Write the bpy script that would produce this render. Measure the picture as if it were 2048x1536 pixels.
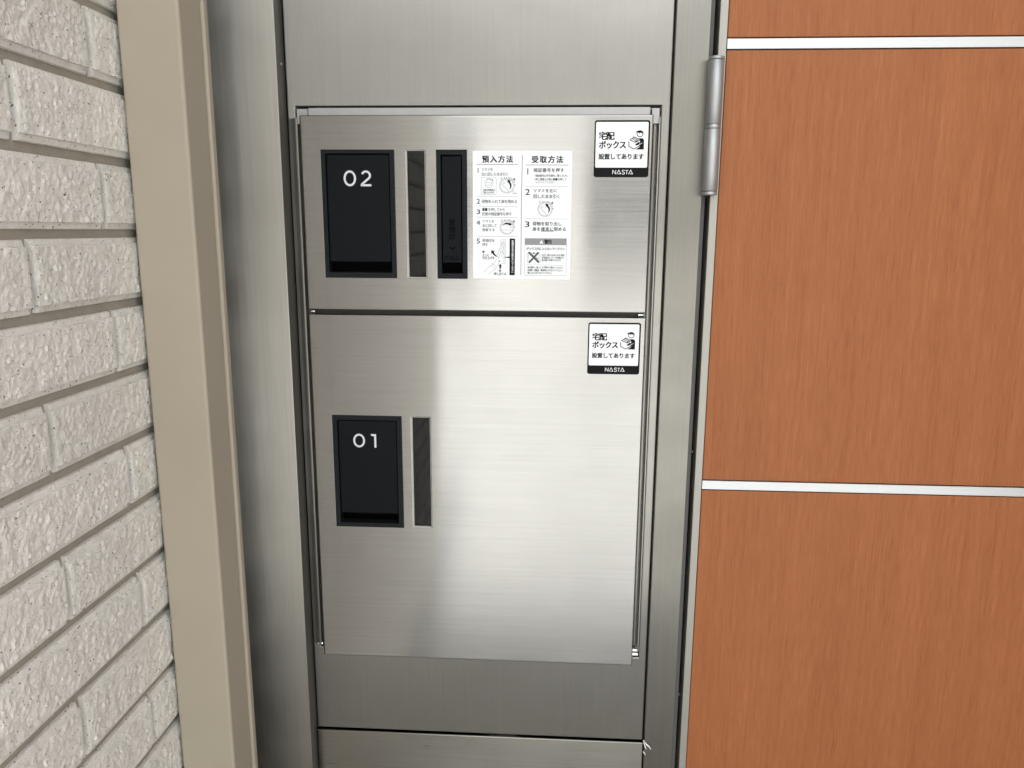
import bpy, bmesh, math, random
from mathutils import Matrix, Vector, noise

random.seed(7)
for o in list(bpy.data.objects):
    bpy.data.objects.remove(o, do_unlink=True)
S = bpy.context.scene
COL = S.collection
GZ = 1.25                     # camera height above the ground, metres
# Plans below are in millimetres: x right along the facade, y into it, z relative to eye height.

# ------------------------------------------------------------------ camera
cam = bpy.data.cameras.new('camera')
cam.sensor_width = 36.0
cam.lens = 1531.1 / 2048 * 36.0
cam.clip_start, cam.clip_end = 0.02, 400
co = bpy.data.objects.new('camera', cam)
COL.objects.link(co)
S.camera = co
yaw, pit, rol = -0.0550845, -0.1972466, 0.0058137
fw = Vector((math.sin(yaw) * math.cos(pit), math.cos(yaw) * math.cos(pit), math.sin(pit)))
rt = Vector((math.cos(yaw), -math.sin(yaw), 0))
up = rt.cross(fw)
r2 = rt * math.cos(rol) + up * math.sin(rol)
u2 = up * math.cos(rol) - rt * math.sin(rol)
co.matrix_world = Matrix(((r2.x, u2.x, -fw.x, 0), (r2.y, u2.y, -fw.y, -0.88),
                          (r2.z, u2.z, -fw.z, GZ), (0, 0, 0, 1)))

# ------------------------------------------------------------------ sky and sun (bright overcast)
SUN_FROM = Vector((0.0, 0.24, 0.85)).normalized()
W = bpy.data.worlds.new('World')
S.world = W
W.use_nodes = True
nt = W.node_tree
nt.nodes.clear()
sky = nt.nodes.new('ShaderNodeTexSky')
sky.sky_type = 'NISHITA'
sky.sun_disc = False
sky.sun_elevation = math.asin(SUN_FROM.z)
sky.sun_rotation = math.atan2(SUN_FROM.x, SUN_FROM.y)
sky.air_density = 1.0
sky.dust_density = 3.0
hs = nt.nodes.new('ShaderNodeHueSaturation')
hs.inputs['Saturation'].default_value = 0.12
mx = nt.nodes.new('ShaderNodeMix')
mx.data_type = 'RGBA'
mx.inputs[7].default_value = (9.0, 9.05, 9.1, 1)      # even cloud sheet over the clear sky
tc = nt.nodes.new('ShaderNodeTexCoord')
nz = nt.nodes.new('ShaderNodeTexNoise')
nz.inputs['Scale'].default_value = 2.2
nz.inputs['Detail'].default_value = 5
mr = nt.nodes.new('ShaderNodeMapRange')
mr.inputs[1].default_value, mr.inputs[2].default_value = 0.3, 0.7
mr.inputs[3].default_value, mr.inputs[4].default_value = 0.55, 0.9
bg = nt.nodes.new('ShaderNodeBackground')
bg.inputs['Strength'].default_value = 0.12
wo = nt.nodes.new('ShaderNodeOutputWorld')
nt.links.new(sky.outputs[0], hs.inputs['Color'])
nt.links.new(hs.outputs[0], mx.inputs[6])
nt.links.new(tc.outputs['Generated'], nz.inputs['Vector'])
nt.links.new(nz.outputs[0], mr.inputs[0])
nt.links.new(mr.outputs[0], mx.inputs[0])
nt.links.new(mx.outputs[2], bg.inputs['Color'])
nt.links.new(bg.outputs[0], wo.inputs[0])
sl = bpy.data.lights.new('sun', 'SUN')
sl.energy = 3.0
sl.angle = math.radians(3)
sl.color = (1.0, 0.965, 0.91)
so = bpy.data.objects.new('sun', sl)
COL.objects.link(so)
so.rotation_euler = SUN_FROM.to_track_quat('Z', 'Y').to_euler()
so.location = (2, -3, 6)
vs = S.view_settings
vs.view_transform = 'Standard'
vs.look = 'None'
vs.exposure = 1.56
vs.gamma = 1.0
S.cycles.max_bounces = 7
S.cycles.diffuse_bounces = 3
S.cycles.glossy_bounces = 4
S.cycles.caustics_reflective = False
vs.use_curve_mapping = False


# ------------------------------------------------------------------ materials
def mat(name):
    m = bpy.data.materials.new(name)
    m.use_nodes = True
    t = m.node_tree
    return m, t, t.nodes['Principled BSDF']


def nd(t, kind, **kw):
    n = t.nodes.new(kind)
    for k, v in kw.items():
        setattr(n, k, v)
    return n


def coords(t, scale, src='Object', loc=None):
    c = nd(t, 'ShaderNodeTexCoord')
    m = nd(t, 'ShaderNodeMapping')
    m.inputs['Scale'].default_value = scale
    t.links.new(c.outputs[src], m.inputs['Vector'])
    if loc is not None:
        t.links.new(loc, m.inputs['Location'])
    return m.outputs[0]


def noise_tex(t, vec, scale=1.0, detail=3.0, rough=0.5):
    n = nd(t, 'ShaderNodeTexNoise')
    n.inputs['Scale'].default_value = scale
    n.inputs['Detail'].default_value = detail
    n.inputs['Roughness'].default_value = rough
    t.links.new(vec, n.inputs['Vector'])
    return n.outputs[0]


def ramp(t, fac, stops):
    r = nd(t, 'ShaderNodeValToRGB')
    e = r.color_ramp.elements
    while len(e) < len(stops):
        e.new(0.5)
    for q, (p, c) in zip(e, stops):
        q.position = p
        q.color = (*c, 1)
    t.links.new(fac, r.inputs[0])
    return r.outputs[0]


def maprange(t, fac, a, b, c, d):
    m = nd(t, 'ShaderNodeMapRange')
    for i, v in enumerate((a, b, c, d)):
        m.inputs[i + 1].default_value = v
    t.links.new(fac, m.inputs[0])
    return m.outputs[0]


def math_n(t, op, a, b):
    m = nd(t, 'ShaderNodeMath', operation=op)
    for i, v in enumerate((a, b)):
        if isinstance(v, (int, float)):
            m.inputs[i].default_value = v
        else:
            t.links.new(v, m.inputs[i])
    return m.outputs[0]


def mixrgb(t, blend, fac, a, b):
    m = nd(t, 'ShaderNodeMix', data_type='RGBA', blend_type=blend)
    for i, v in ((0, fac), (6, a), (7, b)):
        if isinstance(v, (int, float)):
            m.inputs[i].default_value = v
        elif isinstance(v, tuple):
            m.inputs[i].default_value = (*v, 1)
        else:
            t.links.new(v, m.inputs[i])
    return m.outputs[2]


def bump(t, height, dist, strength=1.0, normal=None):
    b = nd(t, 'ShaderNodeBump')
    b.inputs['Distance'].default_value = dist
    b.inputs['Strength'].default_value = strength
    t.links.new(height, b.inputs['Height'])
    if normal is not None:
        t.links.new(normal, b.inputs['Normal'])
    return b.outputs[0]


def steel(name, brush, base, rough, aniso, grain=0.10, warp=0.0006, warp_scale=(2.2, 2.2, 2.2), dent=False, fine=1.0):
    """Brushed stainless steel; brush = 'h' lines run sideways, 'v' lines run up and down."""
    m, t, b = mat(name)
    b.inputs['Metallic'].default_value = 1.0
    tg = nd(t, 'ShaderNodeCombineXYZ')
    for i, v in enumerate((0, 0, 1) if brush == 'h' else (1, 0.6, 0)):
        tg.inputs[i].default_value = v
    t.links.new(tg.outputs[0], b.inputs['Tangent'])
    b.inputs['Anisotropic'].default_value = aniso
    if brush == 'h':
        s1, s2 = (4, 4, 330 * fine), (11, 11, 900)
    else:
        s1, s2 = (330 * fine, 330 * fine, 4), (900, 900, 11)
    g1 = noise_tex(t, coords(t, s1), 1, 4, 0.65)
    g2 = noise_tex(t, coords(t, s2), 1, 2, 0.6)
    g = math_n(t, 'ADD', math_n(t, 'MULTIPLY', g1, 0.65), math_n(t, 'MULTIPLY', g2, 0.35))
    smear = noise_tex(t, coords(t, (6, 6, 6)), 1, 4, 0.6)
    k = maprange(t, g, 0.3, 0.7, 1 - grain, 1 + grain)
    k = math_n(t, 'MULTIPLY', k, maprange(t, smear, 0.3, 0.7, 0.94, 1.03))
    touch = noise_tex(t, coords(t, (26, 26, 34)), 1, 4, 0.7)
    k = math_n(t, 'MULTIPLY', k, maprange(t, touch, 0.60, 0.74, 1.0, 1.045))
    mul = nd(t, 'ShaderNodeVectorMath', operation='SCALE')
    mul.inputs[0].default_value = base
    t.links.new(k, mul.inputs['Scale'])
    t.links.new(mul.outputs[0], b.inputs['Base Color'])
    wipe = noise_tex(t, coords(t, (9, 9, 14)), 1, 5, 0.62)
    rr = math_n(t, 'MULTIPLY', maprange(t, g, 0.25, 0.75, rough * 0.9, rough * 1.1), maprange(t, wipe, 0.35, 0.7, 0.94, 1.12))
    t.links.new(rr, b.inputs['Roughness'])
    w = noise_tex(t, coords(t, warp_scale), 1, 1, 0.4)
    n = bump(t, w, warp)
    if dent:      # the sheet bows a little along a sagging line near its top
        sx = nd(t, 'ShaderNodeSeparateXYZ')
        c = nd(t, 'ShaderNodeTexCoord')
        t.links.new(c.outputs['Object'], sx.inputs[0])
        dx = math_n(t, 'ADD', sx.outputs[0], 0.06)
        dz = math_n(t, 'SUBTRACT', sx.outputs[2], GZ)
        n = bump(t, math_n(t, 'MULTIPLY', math_n(t, 'MULTIPLY', dx, dx), dz), 0.10, 1.0, n)
    gb = bump(t, g, 0.000035 if brush == 'h' else 0.000012, 1.0, n)
    t.links.new(gb, b.inputs['Normal'])
    return m


def paint(name, col, rough=0.5, metal=0.0, spec=0.5, mottle=0.03, scale=30, bumpd=0.0, bscale=400):
    m, t, b = mat(name)
    b.inputs['Metallic'].default_value = metal
    b.inputs['Specular IOR Level'].default_value = spec
    n = noise_tex(t, coords(t, (scale,) * 3), 1, 4, 0.6)
    k = maprange(t, n, 0.3, 0.7, 1 - mottle, 1 + mottle)
    mul = nd(t, 'ShaderNodeVectorMath', operation='SCALE')
    mul.inputs[0].default_value = col
    t.links.new(k, mul.inputs['Scale'])
    t.links.new(mul.outputs[0], b.inputs['Base Color'])
    t.links.new(maprange(t, n, 0.3, 0.7, rough * 0.92, rough * 1.08), b.inputs['Roughness'])
    if bumpd:
        t.links.new(bump(t, noise_tex(t, coords(t, (bscale,) * 3), 1, 2), bumpd), b.inputs['Normal'])
    return m


STEEL = (0.360, 0.352, 0.328)
M = {}
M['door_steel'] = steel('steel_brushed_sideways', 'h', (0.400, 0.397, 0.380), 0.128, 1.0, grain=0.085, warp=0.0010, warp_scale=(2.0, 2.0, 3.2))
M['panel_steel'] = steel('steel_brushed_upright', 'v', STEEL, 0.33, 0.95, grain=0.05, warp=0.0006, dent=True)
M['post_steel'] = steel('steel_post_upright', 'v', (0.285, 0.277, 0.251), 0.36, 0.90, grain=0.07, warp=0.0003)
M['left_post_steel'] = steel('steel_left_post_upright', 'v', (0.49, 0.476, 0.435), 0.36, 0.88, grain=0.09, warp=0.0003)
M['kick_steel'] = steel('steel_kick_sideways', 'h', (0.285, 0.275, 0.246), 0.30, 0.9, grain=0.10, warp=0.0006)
M['inner_steel'] = paint('galvanised_inner', (0.50, 0.50, 0.50), 0.42, metal=1.0, mottle=0.06, scale=60)
M['rail_steel'] = paint('zinc_rail', (0.40, 0.40, 0.395), 0.45, metal=0.6, mottle=0.05, scale=60)
M['dark_steel'] = paint('dark_grey_steel', (0.30, 0.295, 0.28), 0.40, metal=1.0, mottle=0.05)  # plain darker steel for screws and the hinge core
M['return_steel'] = paint('dark_return', (0.075, 0.071, 0.060), 0.45, spec=0.5)  # coloured darker than the post's front face
M['rim_steel'] = paint('rolled_rim', (0.52, 0.52, 0.50), 0.3, metal=1.0)
M['dark_rail'] = paint('brown_black_rail', (0.055, 0.050, 0.044), 0.5, spec=0.4)  # near-black brown for the bar between the locker doors
M['lit_edge'] = paint('lit_edge_white', (0.78, 0.78, 0.76), 0.4)  # white stands in for light caught on the cut steel edges
M['bright_steel'] = paint('polished_pin', (0.78, 0.78, 0.77), 0.18, metal=1.0)
M['alu'] = paint('satin_aluminium', (0.42, 0.435, 0.445), 0.46, metal=0.85, mottle=0.02)
M['strip_alu'] = paint('anodised_white_strip', (0.60, 0.62, 0.63), 0.36, metal=0.6, spec=0.5, mottle=0.01)
M['stile'] = paint('stile_coating', (0.36, 0.35, 0.318), 0.42, metal=0.55, mottle=0.03)
M['beige'] = paint('beige_coating', (0.372, 0.327, 0.256), 0.50, spec=0.35, mottle=0.035, scale=7, bumpd=0.00004, bscale=900)
M['plastic'] = paint('charcoal_plastic', (0.0042, 0.0058, 0.0074), 0.55, spec=0.13, mottle=0.05, bumpd=0.00002, bscale=2500)
M['plastic_frame'] = paint('charcoal_frame_plastic', (0.0075, 0.0092, 0.0112), 0.5, spec=0.18, mottle=0.05)
M['emboss'] = paint('embossed_black', (0.0008, 0.0009, 0.0010), 0.7, spec=0.02)
M['black'] = paint('black_void', (0.004, 0.004, 0.004), 0.8, spec=0.1)
M['gasket_and_shade'] = paint('dark_gasket_and_shade', (0.13, 0.125, 0.118), 0.6, spec=0.3)
M['gloss'] = paint('smoked_window', (0.0022, 0.0022, 0.0020), 0.03, spec=0.42)
M['paper'] = paint('white_film', (0.86, 0.89, 0.91), 0.34, spec=0.5, mottle=0.008, scale=40)
M['ink_k'] = paint('ink_black', (0.005, 0.005, 0.006), 0.5, spec=0.12)
M['ink_d'] = paint('ink_dark', (0.022, 0.024, 0.028), 0.5, spec=0.15)
M['ink_g'] = paint('ink_grey', (0.085, 0.088, 0.093), 0.5, spec=0.2)
M['ink_m'] = paint('ink_midgrey', (0.27, 0.275, 0.285), 0.5)
M['ink_l'] = paint('ink_light', (0.22, 0.226, 0.235), 0.5, spec=0.2)
M['ink_w'] = paint('ink_white', (0.80, 0.82, 0.85), 0.45)
M['number'] = paint('number_paint', (0.66, 0.68, 0.72), 0.45)
M['film'] = paint('torn_white_film', (0.80, 0.80, 0.79), 0.5)
M['mortar'] = paint('mortar', (0.345, 0.315, 0.268), 0.9, spec=0.2, mottle=0.08, scale=45, bumpd=0.0005, bscale=500)
M['concrete'] = paint('pale_concrete', (0.415, 0.42, 0.42), 0.85, spec=0.3, mottle=0.10, scale=3, bumpd=0.0008, bscale=150)
M['soffit'] = paint('white_soffit', (0.72, 0.71, 0.69), 0.8, spec=0.2, mottle=0.02)
M['far_wall'] = paint('grey_beige_render', (0.76, 0.75, 0.73), 0.9, spec=0.2, mottle=0.06, scale=1.5)
M['far_roof'] = paint('grey_roof', (0.16, 0.16, 0.165), 0.7, spec=0.3)
M['floor_tile'] = paint('grey_floor_tile', (0.40, 0.39, 0.365), 0.7, spec=0.3, mottle=0.08, scale=6)
M['render'] = paint('cream_render', (0.62, 0.59, 0.53), 0.9, spec=0.2, mottle=0.05, scale=6, bumpd=0.0008, bscale=300)


def brick_mat():
    m, t, b = mat('speckled_cream_tile')
    oi = nd(t, 'ShaderNodeObjectInfo')
    off = nd(t, 'ShaderNodeVectorMath', operation='SCALE')
    off.inputs[0].default_value = (9.1, 5.7, 7.3)
    t.links.new(oi.outputs['Random'], off.inputs['Scale'])
    vec = coords(t, (1, 1, 1), 'Object', off.outputs[0])
    tone = noise_tex(t, vec, 70, 4, 0.6)
    col = ramp(t, tone, [(0.25, (0.63, 0.603, 0.555)), (0.5, (0.71, 0.688, 0.645)), (0.75, (0.79, 0.772, 0.732))])
    # small dark specks of iron in the glaze
    v = nd(t, 'ShaderNodeTexVoronoi', feature='F1')
    v.inputs['Scale'].default_value = 300
    t.links.new(vec, v.inputs['Vector'])
    thr = math_n(t, 'POWER', math_n(t, 'MULTIPLY', noise_tex(t, vec, 240, 1), 1.0), 2.2)
    thr = math_n(t, 'MULTIPLY', thr, 0.72)
    spot = math_n(t, 'LESS_THAN', v.outputs['Distance'], math_n(t, 'SUBTRACT', thr, 0.050))
    col = mixrgb(t, 'MIX', math_n(t, 'MULTIPLY', spot, 0.85), col, (0.055, 0.055, 0.060))
    hv = nd(t, 'ShaderNodeHueSaturation')
    t.links.new(col, hv.inputs['Color'])
    t.links.new(maprange(t, oi.outputs['Random'], 0, 1, 0.95, 1.04), hv.inputs['Value'])
    t.links.new(hv.outputs[0], b.inputs['Base Color'])
    b.inputs['Roughness'].default_value = 0.46
    b.inputs['Specular IOR Level'].default_value = 0.4
    fine = noise_tex(t, coords(t, (1, 1, 0.75), 'Object', off.outputs[0]), 380, 3, 0.6)
    t.links.new(bump(t, fine, 0.0012, 0.85), b.inputs['Normal'])
    return m


M['brick'] = brick_mat()


def wood_mat():
    m, t, b = mat('cherry_wood_laminate')
    oi = nd(t, 'ShaderNodeObjectInfo')
    off = nd(t, 'ShaderNodeVectorMath', operation='SCALE')
    off.inputs[0].default_value = (3.1, 0, 11.7)
    t.links.new(oi.outputs['Random'], off.inputs['Scale'])
    wob = noise_tex(t, coords(t, (5, 5, 1.6)), 1, 2)
    c0 = coords(t, (1, 1, 1), 'Object', off.outputs[0])
    sep = nd(t, 'ShaderNodeVectorMath', operation='ADD')
    cmb = nd(t, 'ShaderNodeCombineXYZ')
    t.links.new(math_n(t, 'MULTIPLY', wob, 0.012), cmb.inputs[0])
    t.links.new(c0, sep.inputs[0])
    t.links.new(cmb.outputs[0], sep.inputs[1])

    def layer(scale, detail, rough):
        mp = nd(t, 'ShaderNodeMapping')
        mp.inputs['Scale'].default_value = scale
        t.links.new(sep.outputs[0], mp.inputs['Vector'])
        return noise_tex(t, mp.outputs[0], 1, detail, rough)
    broad = layer((34, 34, 1.3), 3, 0.55)
    mid = layer((210, 210, 6.5), 4, 0.65)
    fine = layer((560, 560, 30), 3, 0.7)
    k = math_n(t, 'ADD', math_n(t, 'MULTIPLY', broad, 0.22), math_n(t, 'ADD', math_n(t, 'MULTIPLY', mid, 0.33), math_n(t, 'MULTIPLY', fine, 0.45)))
    col = ramp(t, k, [(0.35, (0.258, 0.083, 0.028)), (0.46, (0.316, 0.107, 0.036)), (0.54, (0.347, 0.122, 0.043)), (0.65, (0.402, 0.152, 0.058))])
    pore = layer((1100, 1100, 60), 2, 0.6)
    col = mixrgb(t, 'MULTIPLY', maprange(t, pore, 0.60, 0.76, 0.0, 0.38), col, (0.62, 0.50, 0.45))
    t.links.new(col, b.inputs['Base Color'])
    b.inputs['Roughness'].default_value = 0.52
    b.inputs['Specular IOR Level'].default_value = 0.30
    t.links.new(bump(t, fine, 0.00005), b.inputs['Normal'])
    return m


M['wood'] = wood_mat()


# ------------------------------------------------------------------ building helpers
def v3(x, y, z):
    return (x / 1000.0, y / 1000.0, z / 1000.0 + GZ)


def thing(name, label, cat, base, group=None):
    o = bpy.data.objects.new(name, None)
    o.empty_display_size = 0.05
    o.location = v3(*base)
    COL.objects.link(o)
    o['label'] = label
    o['category'] = cat
    if group:
        o['group'] = group
    return o


def abs_loc(o):
    l = Vector(o.location)
    return l


def link(name, me, m, parent=None, smooth=False, label=None):
    o = bpy.data.objects.new(name, me)
    COL.objects.link(o)
    if m is not None and not me.materials:
        me.materials.append(M[m])
    if smooth:
        for p in me.polygons:
            p.use_smooth = True
    if parent is not None:
        o.parent = parent
        p, l = parent, Vector((0, 0, 0))
        while p is not None:
            l -= abs_loc(p)
            p = p.parent
        # geometry is modelled in place: cancel the parents' offsets
        o.matrix_parent_inverse = Matrix.Translation(l) if parent.parent is None else Matrix.Identity(4)
    if label:
        o['label'] = label
    return o


def bm_mesh(bm, name):
    me = bpy.data.meshes.new(name)
    bmesh.ops.recalc_face_normals(bm, faces=bm.faces[:])
    bm.to_mesh(me)
    bm.free()
    return me


def add_box(bm, x0, x1, y0, y1, z0, z1, bev=0.0, seg=2):
    vs_ = [bm.verts.new(v3(x, y, z)) for x in (x0, x1) for y in (y0, y1) for z in (z0, z1)]
    fs = [bm.faces.new([vs_[i] for i in q]) for q in
          ((0, 1, 3, 2), (4, 6, 7, 5), (0, 4, 5, 1), (2, 3, 7, 6), (0, 2, 6, 4), (1, 5, 7, 3))]
    if bev:
        es = set(e for f in fs for e in f.edges)
        bmesh.ops.bevel(bm, geom=list(es), offset=bev / 1000.0, segments=seg, affect='EDGES', profile=0.5)


def box(name, m, parent, x0, x1, y0, y1, z0, z1, bev=0.0, seg=2, label=None):
    bm = bmesh.new()
    add_box(bm, x0, x1, y0, y1, z0, z1, bev, seg)
    return link(name, bm_mesh(bm, name), m, parent, label=label)


def plate(name, m, parent, x0, x1, z0, z1, y, depth, holes=(), bev=0.8, seg=3, hole_bev=None, extra_x=(), extra_z=()):
    """A folded sheet: front face at y with rectangular openings, returns of the given depth."""
    xs = sorted({x0, x1, *extra_x, *[h[i] for h in holes for i in (0, 1)]})
    zs = sorted({z0, z1, *extra_z, *[h[i] for h in holes for i in (2, 3)]})
    bm = bmesh.new()
    vf, vb = {}, {}

    def vert(d, i, j, yy):
        if (i, j) not in d:
            d[(i, j)] = bm.verts.new(v3(xs[i], yy, zs[j]))
        return d[(i, j)]

    def solid(i, j):
        if i < 0 or j < 0 or i >= len(xs) - 1 or j >= len(zs) - 1:
            return False
        cx, cz = (xs[i] + xs[i + 1]) / 2, (zs[j] + zs[j + 1]) / 2
        return not any(h[0] < cx < h[1] and h[2] < cz < h[3] for h in holes)
    rim = []
    for i in range(len(xs) - 1):
        for j in range(len(zs) - 1):
            if not solid(i, j):
                continue
            bm.faces.new([vert(vf, i, j, y), vert(vf, i + 1, j, y), vert(vf, i + 1, j + 1, y), vert(vf, i, j + 1, y)])
            for (a, b_, di, dj) in (((i, j), (i + 1, j), 0, -1), ((i + 1, j), (i + 1, j + 1), 1, 0),
                                    ((i + 1, j + 1), (i, j + 1), 0, 1), ((i, j + 1), (i, j), -1, 0)):
                if not solid(i + di, j + dj):
                    fa, fb = vert(vf, *a, y), vert(vf, *b_, y)
                    ba, bb = vert(vb, *a, y + depth), vert(vb, *b_, y + depth)
                    bm.faces.new([fb, fa, ba, bb])
                    outer = not (0 <= i + di < len(xs) - 1 and 0 <= j + dj < len(zs) - 1)
                    rim.append((fa, fb, outer))
    bm.normal_update()
    if bev:
        eo, eh = [], []
        for fa, fb, outer in rim:
            e = bm.edges.get((fa, fb))
            (eo if outer else eh).append(e)
        if hole_bev is None or not eh:
            bmesh.ops.bevel(bm, geom=eo + eh, offset=bev / 1000.0, segments=seg, affect='EDGES', profile=0.5)
        else:
            bmesh.ops.bevel(bm, geom=eo, offset=bev / 1000.0, segments=seg, affect='EDGES', profile=0.5)
            eh = [e for e in eh if e.is_valid]
            bmesh.ops.bevel(bm, geom=eh, offset=hole_bev / 1000.0, segments=seg, affect='EDGES', profile=0.5)
    me = bpy.data.meshes.new(name)
    bm.to_mesh(me)
    bm.free()
    return link(name, me, m, parent)


def lathe(name, m, parent, cx, cy, prof, n=40, smooth=True):
    """prof: list of (radius, z) in mm round a vertical axis."""
    bm = bmesh.new()
    rings = [[bm.verts.new(v3(cx + r * math.cos(2 * math.pi * k / n), cy + r * math.sin(2 * math.pi * k / n), z)) for k in range(n)] for r, z in prof]
    for a, b_ in zip(rings, rings[1:]):
        for k in range(n):
            bm.faces.new([a[k], a[(k + 1) % n], b_[(k + 1) % n], b_[k]])
    bm.faces.new(rings[0][::-1])
    bm.faces.new(rings[-1])
    me = bm_mesh(bm, name)
    o = link(name, me, m, parent)
    for p in me.polygons:
        p.use_smooth = smooth and len(p.vertices) == 4
    return o


def screw(parent, centre, axis, r=2.6):
    """Small pan-head screw with a cross recess, its axis along +x or -x."""
    bm = bmesh.new()
    cx, cy, cz = centre
    n = 16
    prof = [(1.0, 0.0), (1.0, 0.5), (0.85, 1.0), (0.5, 1.35), (0.16, 1.4)]
    rings = [[bm.verts.new(v3(cx + axis * h * r * 0.5, cy + r * f * math.cos(2 * math.pi * k / n), cz + r * f * math.sin(2 * math.pi * k / n))) for k in range(n)] for f, h in prof]
    for a, b_ in zip(rings, rings[1:]):
        for k in range(n):
            bm.faces.new([a[k], a[(k + 1) % n], b_[(k + 1) % n], b_[k]])
    c = bm.verts.new(v3(cx + axis * 0.35 * r, cy, cz))
    for k in range(n):
        bm.faces.new([rings[-1][k], rings[-1][(k + 1) % n], c])
    return link('screw', bm_mesh(bm, 'screw'), 'dark_steel', parent)


# ------------------------------------------------------------------ flat print: glyphs, strokes, polygons
GLYPH = {}
WEIGHT = {0: 0.012, 1: 0.022, 2: 0.034, 3: 0.045}


def glyph(ch, w):
    w = 0
    if (ch, w) not in GLYPH:
        c = bpy.data.curves.new('glyph', 'FONT')
        c.body = ch
        c.resolution_u = 2
        c.fill_mode = 'FRONT'
        o = bpy.data.objects.new('glyph', c)
        COL.objects.link(o)
        dg = bpy.context.evaluated_depsgraph_get()
        me = bpy.data.meshes.new_from_object(o.evaluated_get(dg))
        vs_ = [(v.co.x, v.co.y) for v in me.vertices]
        fs = [tuple(p.vertices) for p in me.polygons]
        bpy.data.objects.remove(o, do_unlink=True)
        bpy.data.meshes.remove(me)
        bpy.data.curves.remove(c)
        GLYPH[(ch, w)] = (vs_, fs)
    return GLYPH[(ch, w)]


class Print:
    """Collects printed shapes lying on a plane y (mm); build() makes one mesh with one slot per ink."""

    def __init__(self, y):
        self.y, self.v, self.f, self.mi, self.mats = y, [], [], [], []

    def ink(self, col):
        key = 'ink_' + col if 'ink_' + col in M else col
        if key not in self.mats:
            self.mats.append(key)
        return self.mats.index(key)

    def poly(self, col, pts, y=None):
        b = len(self.v)
        a = sum(p[0] * q[1] - q[0] * p[1] for p, q in zip(pts, pts[1:] + pts[:1]))
        if a < 0:
            pts = pts[::-1]
        self.v += [v3(p[0], self.y if y is None else y, p[1]) for p in pts]
        self.f.append(tuple(range(b, b + len(pts))))
        self.mi.append(self.ink(col))

    def stroke(self, col, w, pts, y=None):
        pts = list(pts)
        closed = len(pts) > 2 and math.hypot(pts[0][0] - pts[-1][0], pts[0][1] - pts[-1][1]) < 1e-3
        if closed:
            pts = pts[:-1]
        n = len(pts)
        L, R = [], []
        for i, p in enumerate(pts):
            a = pts[(i - 1) % n] if (closed or i > 0) else p
            b = pts[(i + 1) % n] if (closed or i < n - 1) else p
            d1 = Vector((p[0] - a[0], p[1] - a[1]))
            d2 = Vector((b[0] - p[0], b[1] - p[1]))
            d1 = d1.normalized() if d1.length > 1e-9 else d2.normalized()
            d2 = d2.normalized() if d2.length > 1e-9 else d1
            nn = Vector((-(d1.y + d2.y), d1.x + d2.x))
            nn = nn.normalized() if nn.length > 1e-6 else Vector((-d1.y, d1.x))
            k = w / 2 / max(0.45, nn.dot(Vector((-d1.y, d1.x))))
            L.append((p[0] + nn.x * k, p[1] + nn.y * k))
            R.append((p[0] - nn.x * k, p[1] - nn.y * k))
        for i in range(n if closed else n - 1):
            j = (i + 1) % n
            self.poly(col, [R[i], R[j], L[j], L[i]], y)

    def text(self, col, s, x0, x1, zt, zb, w=0, cjk=True, vertical=False, y=None):
        """Set s so that it fills x0..x1 (or zt..zb when vertical) at the given height."""
        yy = self.y if y is None else y
        h = zt - zb
        n = len(s)
        for i, ch in enumerate(s):
            if ch == ' ':
                continue
            vs_, fs = glyph(ch, w)
            xa, xb = min(v[0] for v in vs_), max(v[0] for v in vs_)
            ya, yb = min(v[1] for v in vs_), max(v[1] for v in vs_)
            if vertical:
                em = (zt - zb) / n
                sx = sz = min(em * 1.02, (x1 - x0) * 1.05)
                ox, oz = (x0 + x1) / 2 - 0.5 * sx, zt - em * (i + 0.5) - 0.38 * sz
            elif n == 1:
                sx, sz = (x1 - x0) / (xb - xa), h / (yb - ya)
                if ch == '1':
                    sx = sz * 0.95
                ox, oz = (x0 + x1) / 2 - (xa + xb) / 2 * sx, zb - ya * sz
            else:
                sz = h / 0.92
                sx = min(sz, (x1 - x0) / n * 1.06)
                ox = x0 + sx / 2 + (x1 - x0 - sx) * i / (n - 1) - 0.5 * sx
                oz = (zt + zb) / 2 - 0.385 * sz
            k = self.ink(col)
            d = WEIGHT[w]
            for c_, (ex, ez) in enumerate(((0, 0), (d, d * 0.6), (-d, -d * 0.6), (d, -d * 0.6), (-d, d * 0.6))[:1 if d == 0 else 5]):
                b = len(self.v)
                self.v += [v3(ox + (v[0] + ex) * sx, yy - 0.0015 * c_, oz + (v[1] + ez) * sz) for v in vs_]
                for f in fs:
                    self.f.append(tuple(b + q for q in f))
                    self.mi.append(k)

    def build(self, name, parent, label=None):
        me = bpy.data.meshes.new(name)
        me.from_pydata(self.v, [], self.f)
        for k in self.mats:
            me.materials.append(M[k])
        me.polygons.foreach_set('material_index', self.mi)
        me.update()
        return link(name, me, None, parent, label=label)


def round_rect(x0, x1, z0, z1, r, n=6):
    out = []
    for cx, cz, a in ((x1 - r, z1 - r, 0), (x0 + r, z1 - r, 90), (x0 + r, z0 + r, 180), (x1 - r, z0 + r, 270)):
        for k in range(n + 1):
            t = math.radians(a + 90 * k / n)
            out.append((cx + r * math.cos(t), cz + r * math.sin(t)))
    return out


def slab(name, m, parent, pts, y0, y1, label=None):
    """Thin solid with outline pts (x, z), front at y0, back at y1."""
    bm = bmesh.new()
    a = [bm.verts.new(v3(p[0], y0, p[1])) for p in pts]
    b = [bm.verts.new(v3(p[0], y1, p[1])) for p in pts]
    n = len(pts)
    bm.faces.new(a)
    bm.faces.new(b[::-1])
    for i in range(n):
        bm.faces.new([a[i], b[i], b[(i + 1) % n], a[(i + 1) % n]])
    return link(name, bm_mesh(bm, name), m, parent, label=label)


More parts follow.
